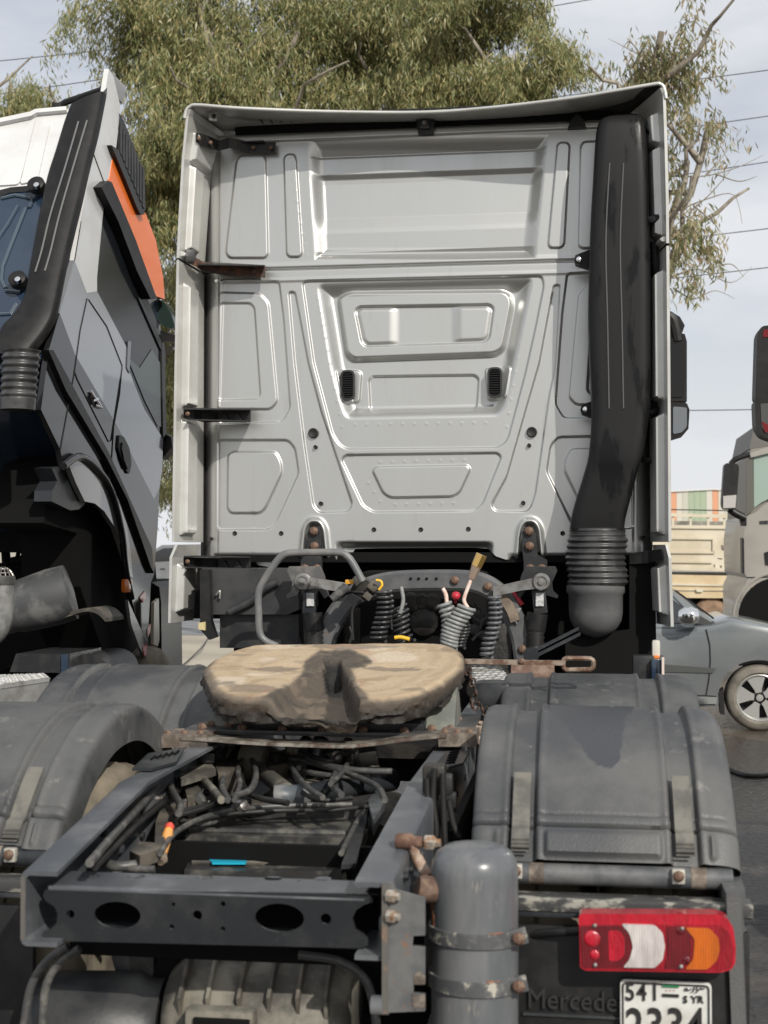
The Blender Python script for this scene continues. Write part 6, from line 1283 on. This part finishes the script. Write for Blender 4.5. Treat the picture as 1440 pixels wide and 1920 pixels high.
mr = MB().lathe([(.002,-.10),(.06,-.09),(.085,-.03),(.088,.03),(.07,.09),(.002,.105)], P(1290,1155,Y=YS-.16), (1,0,.0), 20).build('door_mirror', M_CHROME, car, smooth=70); MB().box(P(1296,1170,Y=YS-.08), (.14,.12,.02), .006).build('mirror_foot', M_BLK, mr)
MB().prism(cy_([(1100,1238),(1247,1246),(1343,1253),(1337,1262),(1247,1260),(1100,1254)], YS-.012), (0,.03,0)).build('rub_strip', mat('dark_rub_strip', (.07,.075,.07), .5), car)
for pts in ([(1324,1180),(1331,1210),(1332,1240),(1329,1275),(1324,1303)], [(1100,1300),(1200,1302),(1324,1304),(1344,1306)]): MB().tube([p for p in cy_(pts, YS-.004)], .006, 5).build('door_seam', M_SEAM, car)
MB().prism(cy_([(760,1306),(1345,1307),(1343,1320),(760,1320)], YS-.02), (0,.04,0)).build('sill', mat('sill_paint', (.27,.28,.27), .3, .2, coat=.4), car)
MB().prism(cy_([(1346,1300),(1357,1290),(1359,1340),(1352,1340)], YS+.0), (0,.16,0)).build('mud_flap', M_RUB, car)
for dx in (0, -2.62):
    c0 = wc+V(dx, .02, 0)
    ty = MB().lathe([(RW*.70,-.01),(RW*.76,-.03),(RW*.90,-.025),(RW*.98,.005),(RW,.05),(RW,.17),(RW*.95,.20),(RW*.7,.20)], c0, (0,1,0), 56, caps=False).build('tyre', mat('dusty_car_tyre', (.10,.09,.075), .8, 0, col2=(.19,.17,.14), scale=5), car, smooth=50)
    M_ALLOY = mat('alloy_rim', (.43,.43,.41), .34, .45); rm = MB().lathe([(RW*.71,-.012),(RW*.68,-.016),(RW*.63,.0),(RW*.62,.10),(RW*.55,.12)], c0, (0,1,0), 48, caps=False).build('rim', M_ALLOY, ty, smooth=50)
    MB().lathe([(.002,.09),(RW*.62,.10),(RW*.62,.11),(.002,.11)], c0, (0,1,0), 32).build('brake_disc', M_CHASD, ty)
    for k in range(5):
        a = rad(100+72*k); d = V(math.cos(a), 0, math.sin(a)); n2_ = V(-math.sin(a), 0, math.cos(a)); r0_, r1_ = .05, RW*.64
        MB().prism([c0+d*r0_+n2_*.030, c0+d*(r0_+.03)+n2_*.034, c0+d*r1_+n2_*.092, c0+d*r1_-n2_*.092, c0+d*(r0_+.03)-n2_*.034, c0+d*r0_-n2_*.030], (0,.03,0)).build('spoke', M_ALLOY, ty, smooth=None)
        b_ = rad(136+72*k); MB().cyl(c0+V(math.cos(b_)*.05,-.006,math.sin(b_)*.05), c0+V(math.cos(b_)*.05,.01,math.sin(b_)*.05), .010, seg=8).build('wheel_nut', M_BLK, ty)
    MB().lathe([(.035,.0),(.032,-.008),(.002,-.010)], c0+V(0,.004,0), (0,1,0), 18).build('hub_cap', M_ALLOY, ty)
# ================================================================== beige pickup truck far right
YP2 = 29.0
pk = thing('pickup_truck', 'worn cream pickup truck with high panelled bed behind the grey blue car', 'pickup', (P(1320,1200,Y=YP2).x, YP2+.9, 0))
M_CRM = mat('worn_cream_paint', (.56,.51,.40), .6, 0, col2=(.48,.42,.31), scale=1.2, col3=(.20,.14,.09), scale3=3.2, lo3=.66, hi3=.72)
M_CRM2 = mat('cream_lower', (.55,.45,.29), .6, 0, col2=(.48,.37,.22), scale=1.5)
def pk_(pts, y=YP2): return [P(a, b, Y=y) for a, b in pts]
MB().prism(pk_([(1180,985),(1392,985),(1392,1070),(1180,1068)]), (0,.05,0)).build('bed_side', M_CRM, pk)
MB().prism(pk_([(1180,985),(1392,985),(1392,1070),(1180,1068)], YP2+1.7), (0,.05,0)).build('bed_side', M_CRM, pk)
for q in ([(1180,960),(1389,966),(1389,972),(1180,966)], [(1180,984),(1394,986),(1394,992),(1180,990)], [(1180,1060),(1394,1066),(1394,1072),(1180,1066)], [(1384,990),(1392,990),(1392,1070),(1384,1070)], [(1180,1006),(1340,1008),(1340,1012),(1180,1010)], [(1336,1008),(1341,1008),(1341,1036),(1336,1036)], [(1180,1033),(1340,1034),(1340,1038),(1180,1037)], [(1180,1050),(1335,1052),(1335,1056),(1180,1054)]):
    MB().prism(pk_(q, YP2-.04), (0,.06,0)).build('bed_rail', M_CRM, pk)
for a in (1262,1295,1328,1358,1386): MB().prism(pk_([(a-2,962),(a+2,962),(a+2,990),(a-2,990)], YP2-.01), (0,.05,0)).build('rack_post', M_CRM, pk)
MB().prism(pk_([(1180,976),(1386,978),(1386,985),(1180,984)], YP2+1.72), (0,.05,0)).build('rack_panel', mat('grey_rack', (.30,.28,.24), .8, 0, col2=(.15,.14,.12), scale=3), pk)
MB().prism(pk_([(1180,953),(1396,957),(1396,959),(1180,955)], YP2-.02), (0,.04,0)).build('roof_bar', M_BLK, pk)
MB().prism(pk_([(1180,1072),(1394,1074),(1394,1078),(1180,1076)], YP2+.01), (0,.9,0)).build('bed_floor', M_CHASD, pk)
MB().prism(pk_([(1180,1076),(1404,1080),(1404,1084),(1394,1100),(1394,1122),(1180,1120)], YP2-.06), (0,1.9,0)).build('lower_side', M_CRM2, pk)
for q in ([(1180,1092),(1398,1096),(1398,1100),(1180,1096)], [(1180,1104),(1394,1106),(1394,1108),(1180,1106)]): MB().prism(pk_(q, YP2-.09), (0,.04,0)).build('lower_rail', M_CRM, pk)
for a in (1312, 1365): MB().prism(pk_([(a-8,1104),(a+8,1104),(a+5,1110),(a-5,1110)], YP2-.11), (0,.03,0)).build('latch', M_CRM, pk)
MB().prism(pk_([(1296,1124),(1310,1118),(1350,1118),(1392,1122),(1392,1190),(1290,1190)], YP2+.2), (0,1.2,0)).build('underside', M_DARK, pk)
wcp = P(1334,1160,Y=YP2); MB().lathe([(.12,-.02),(.20,-.03),(.31,-.03),(.36,.02),(.36,.18),(.2,.2)], V(wcp.x, YP2+.04, .37), (0,1,0), 32).build('tyre', mat('brown_dusty_tyre', (.16,.10,.065), .85, 0, col2=(.26,.17,.11), scale=3), pk, smooth=50)
MB().lathe([(.12,-.02),(.20,-.03),(.31,-.03),(.36,.02),(.36,.18),(.2,.2)], V(wcp.x-3.0, YP2+.04, .37), (0,1,0), 32).build('tyre', M_TYRE, pk, smooth=50)
MB().prism(pk_([(1357,1118),(1367,1118),(1367,1142),(1358,1142)], YP2), (0,.1,0)).build('bracket', M_CRM2, pk)
for a, b, w, h_ in ((1352,1022,6,10),(1368,1030,4,6),(1362,1010,8,3),(1345,1046,10,3),(1360,1054,14,4),(1375,1012,6,5),(1338,1058,3,12),(1350,1060,4,8),(1378,1036,5,3)): MB().prism(pk_([(a,b),(a+w,b+1),(a+w-1,b+h_),(a+1,b+h_-1)], YP2-.006), (0,.005,0)).build('rust_hole', M_RAL, pk)
MB().box(P(1150,1020,Y=YP2)+V(-.6,.9,.1), (1.5,1.6,1.7), .15).build('cab', M_CRM, pk)
# ================================================================== tan lorry cab behind the car
YT = 17.7
tn = thing('tractor_truck', 'tan lorry at the right edge with a black door mirror and pale green window', 'truck', (P(1500,1200,Y=YT).x, YT+1.2, 0))
M_TAN = mat('tan_paint', (.30,.283,.255), .4, 0, col2=(.26,.245,.22), scale=1.5, coat=.3)
def tn_(pts, y=YT): return [P(a, b, Y=y) for a, b in pts]
MB().prism(tn_([(1400,968),(1418,960),(1430,948),(1440,942),(1660,942),(1660,1240),(1393,1240),(1393,1105),(1403,1084),(1396,1076),(1394,1010)]), (0,2.4,0)).build('cab_body', M_TAN, tn)
MB().prism(tn_([(1403,866),(1408,842),(1660,800),(1660,944),(1400,970)], YT+.06), (0,2.28,0)).build('cab_top', mat('dark_tan', (.20,.185,.16), .5), tn)
MB().prism(tn_([(1406,850),(1440,838),(1660,800),(1660,812),(1440,850),(1408,858)], YT-.03), (0,2.4,0)).build('roof_edge', M_TAN, tn)
MB().prism(tn_([(1405,842),(1414,800),(1660,740),(1660,800),(1440,836)], YT+.2), (0,2.0,0)).build('roof_deflector', mat('grey_deflector', (.12,.115,.105), .5), tn)
MB().prism(tn_([(1413,856),(1440,850),(1600,846),(1600,940),(1440,936),(1428,942),(1414,952)], YT+.02), (0,.05,0)).build('door_window', mat('pale_green_glass', (.30,.38,.33), .08, 0, coat=.6), tn)
MB().prism(tn_([(1400,862),(1412,856),(1414,955),(1400,966)], YT-.0), (0,.06,0)).build('pillar', mat('pillar_grey', (.10,.10,.085), .5), tn)
mrt = MB().prism(tn_([(p.x, p.y) for p in round_poly([(1358,872),(1362,868),(1384,870),(1386,878),(1380,955),(1356,955),(1353,945)], 5)], YT-.35), (0,.18,0)).build('door_mirror', M_BLK, tn, smooth=40)
MB().prism(tn_([(1356,930),(1381,928),(1379,952),(1356,953)], YT-.36), (0,.01,0)).build('mirror_glass', mat('pale_mirror', (.42,.40,.38), .2), mrt)
hose(tn_([(1370,870),(1378,862),(1392,856),(1406,852)], YT-.2), .035, M_BLK, 'mirror_arm', tn); hose(tn_([(1368,954),(1378,962),(1398,972)], YT-.2), .05, M_BLK, 'mirror_arm', tn)
MB().prism(tn_([(1386,966),(1400,966),(1400,986),(1390,986)], YT-.1), (0,.1,0)).build('mirror_foot', M_BLK, tn)
MB().prism(tn_([(1434,1036),(1446,1032),(1446,1060),(1436,1058)], YT-.02), (0,.03,0)).build('door_handle', M_BLK, tn)
MB().prism(tn_([(1391,1008),(1395,1010),(1396,1076),(1392,1074)], YT-.02), (0,.2,0)).build('grille_edge', M_BLK, tn)
ar = [P(1462,1158,Y=YT)+V(.50*math.cos(a), 0, .50*math.sin(a)) for a in np.linspace(0, math.pi, 20)]; MB().prism([p+V(0,-.01,0) for p in ar]+[ar[-1]+V(0,-.01,-.6), ar[0]+V(0,-.01,-.6)], (0,.02,0)).build('wheel_arch', M_DARK, tn)
MB().tube([p+V(0,-.01,0)+(p-P(1462,1158,Y=YT))*.12 for p in ar], .02, 6).build('arch_lip', M_TAN, tn)
lb = MB().prism(tn_([(1409,1100),(1417,1098),(1416,1134),(1408,1134)], YT-.006), (0,.004,0)).build('yellow_sticker', mat('yellow_sticker', (.50,.42,.16), .6, 0, col2=(.25,.2,.12), scale=14), tn)
MB().prism(tn_([(1424,977),(1440,976),(1440,983),(1424,983)], YT-.006), (0,.004,0)).build('badge', M_CHASD, tn)
for pts in ([(1400,1083),(1440,1082),(1500,1082)], [(1393,1160),(1420,1162)]): MB().tube(tn_(pts, YT-.002), .008, 5).build('door_seam', M_SEAM, tn)
# ================================================================== lorry outside the right edge: only its mirror reaches into the picture
nb = thing('tractor_truck', 'lorry out of sight at right whose tall black mirror with red reflection shows', 'truck', (3.4, 8.6, 0))
Ym = 8.0
mh = MB().prism([P(a, b, Y=Ym) for a, b in [(p.x, p.y) for p in round_poly([(1420,625),(1428,611),(1500,606),(1505,752),(1416,752)], 10)]], (0,.16,0)).build('mirror_housing', M_PLAS, nb, smooth=40)
mh2 = MB().prism([P(a, b, Y=Ym-.02) for a, b in [(p.x, p.y) for p in round_poly([(1415,750),(1500,744),(1505,825),(1450,826),(1428,818),(1417,800)], 7)]], (0,.16,0)).build('mirror_housing', M_PLAS, nb, smooth=40)
MB().prism([P(a, b, Y=Ym-.004) for a, b in [(1432,618),(1495,612),(1495,630),(1430,632)]], (0,.003,0)).build('red_reflection', mat('dark_red_reflection', (.16,.012,.015), .1, .3), mh)  # red reflection painted as a coloured pane on the mirror
MB().prism([P(a, b, Y=Ym-.024) for a, b in [(1426,757),(1495,752),(1495,812),(1436,812),(1428,800)]], (0,.003,0)).build('mirror_glass', mat('smoky_mirror', (.10,.10,.095), .1, .6), mh2)
MB().prism([P(a, b, Y=Ym-.028) for a, b in [(1428,790),(1440,796),(1450,812),(1434,810)]], (0,.003,0)).build('red_reflection', mh.children[0].data.materials[0], mh2)
MB().tube([P(1480,620,Y=Ym+.1), V(2.05,8.3,3.15), V(2.2,8.5,3.15)], .03, 8).build('mirror_arm', M_PLAS, nb); MB().tube([P(1480,815,Y=Ym+.1), V(2.05,8.3,2.2), V(2.2,8.5,2.2)], .03, 8).build('mirror_arm', M_PLAS, nb)
MB().box((3.4, 8.6, 2.25), (2.3,1.9,2.5), .08).build('cab_body', M_GREYP, nb); MB().box((3.4, 7.0, .8), (.85,4.6,.28)).build('frame', M_CHASD, nb)
MB().box((2.243, 8.9, 2.75), (.02,.9,.75), .01).build('door_window', M_GLASS, nb)
for yy in (8.7, 5.4):
    for xo in (2.5, 4.3): link('tyre', ty_me, M_TYRE, nb, loc=(xo, yy, .53), smooth=40)
# ================================================================== white car seen in the gap at left
YW = 36.0
sv = thing('white_car', 'white car far behind in the narrow gap between the two lorries', 'car', (P(300,1120,Y=YW).x, YW+.9, 0))
def sw(pts, y=YW): return [P(a, b, Y=y) for a, b in pts]
MB().prism(sw([(230,1062),(262,1056),(290,1054),(330,1052),(420,1052),(440,1060),(442,1118),(230,1118)]), (0,1.8,0)).build('body', M_WHITE, sv)
MB().prism(sw([(262,1058),(290,1030),(304,1022),(390,1020),(415,1052),(410,1058)], YW+.15), (0,1.5,0)).build('roof', M_WHITE, sv)
MB().prism(sw([(272,1056),(294,1034),(306,1028),(345,1027),(345,1054)], YW+.12), (0,.04,0)).build('window', M_GLASS, sv)
MB().prism(sw([(230,1085),(440,1085),(440,1091),(230,1091)], YW-.03), (0,.05,0)).build('rub_strip', M_BLK, sv); MB().prism(sw([(300,1066),(309,1066),(309,1068),(300,1068)], YW-.02), (0,.03,0)).build('door_handle', M_CHAS, sv)
for a in (262, 402): MB().lathe([(.1,-.02),(.33,-.02),(.35,.03),(.35,.18),(.1,.2)], V(P(a,1120,Y=YW).x, YW-.02, .35), (0,1,0), 24).build('tyre', M_RUB, sv, smooth=50)
# ================================================================== hoses on the ground
g0 = lambda a, b: P(a, b, Z=.02)
tag(MB().tube(smooth_path([g0(1330,1425), g0(1372,1445), g0(1395,1453), g0(1420,1455), g0(1445,1453), g0(1500,1452)], 6), .018, 8).build('ground_hose', M_RUB), 'thin black hose lying across the wet asphalt at right', 'hose')
tag(MB().tube(smooth_path([P(402,1172,Z=.3), P(385,1205,Z=.15), P(362,1230,Z=.05), P(335,1252,Z=.02), P(300,1262,Z=.02)], 6), .012, 6).build('trailing_cable', M_RUB), 'thin dark cable trailing over the road in the gap between the lorries', 'cable')
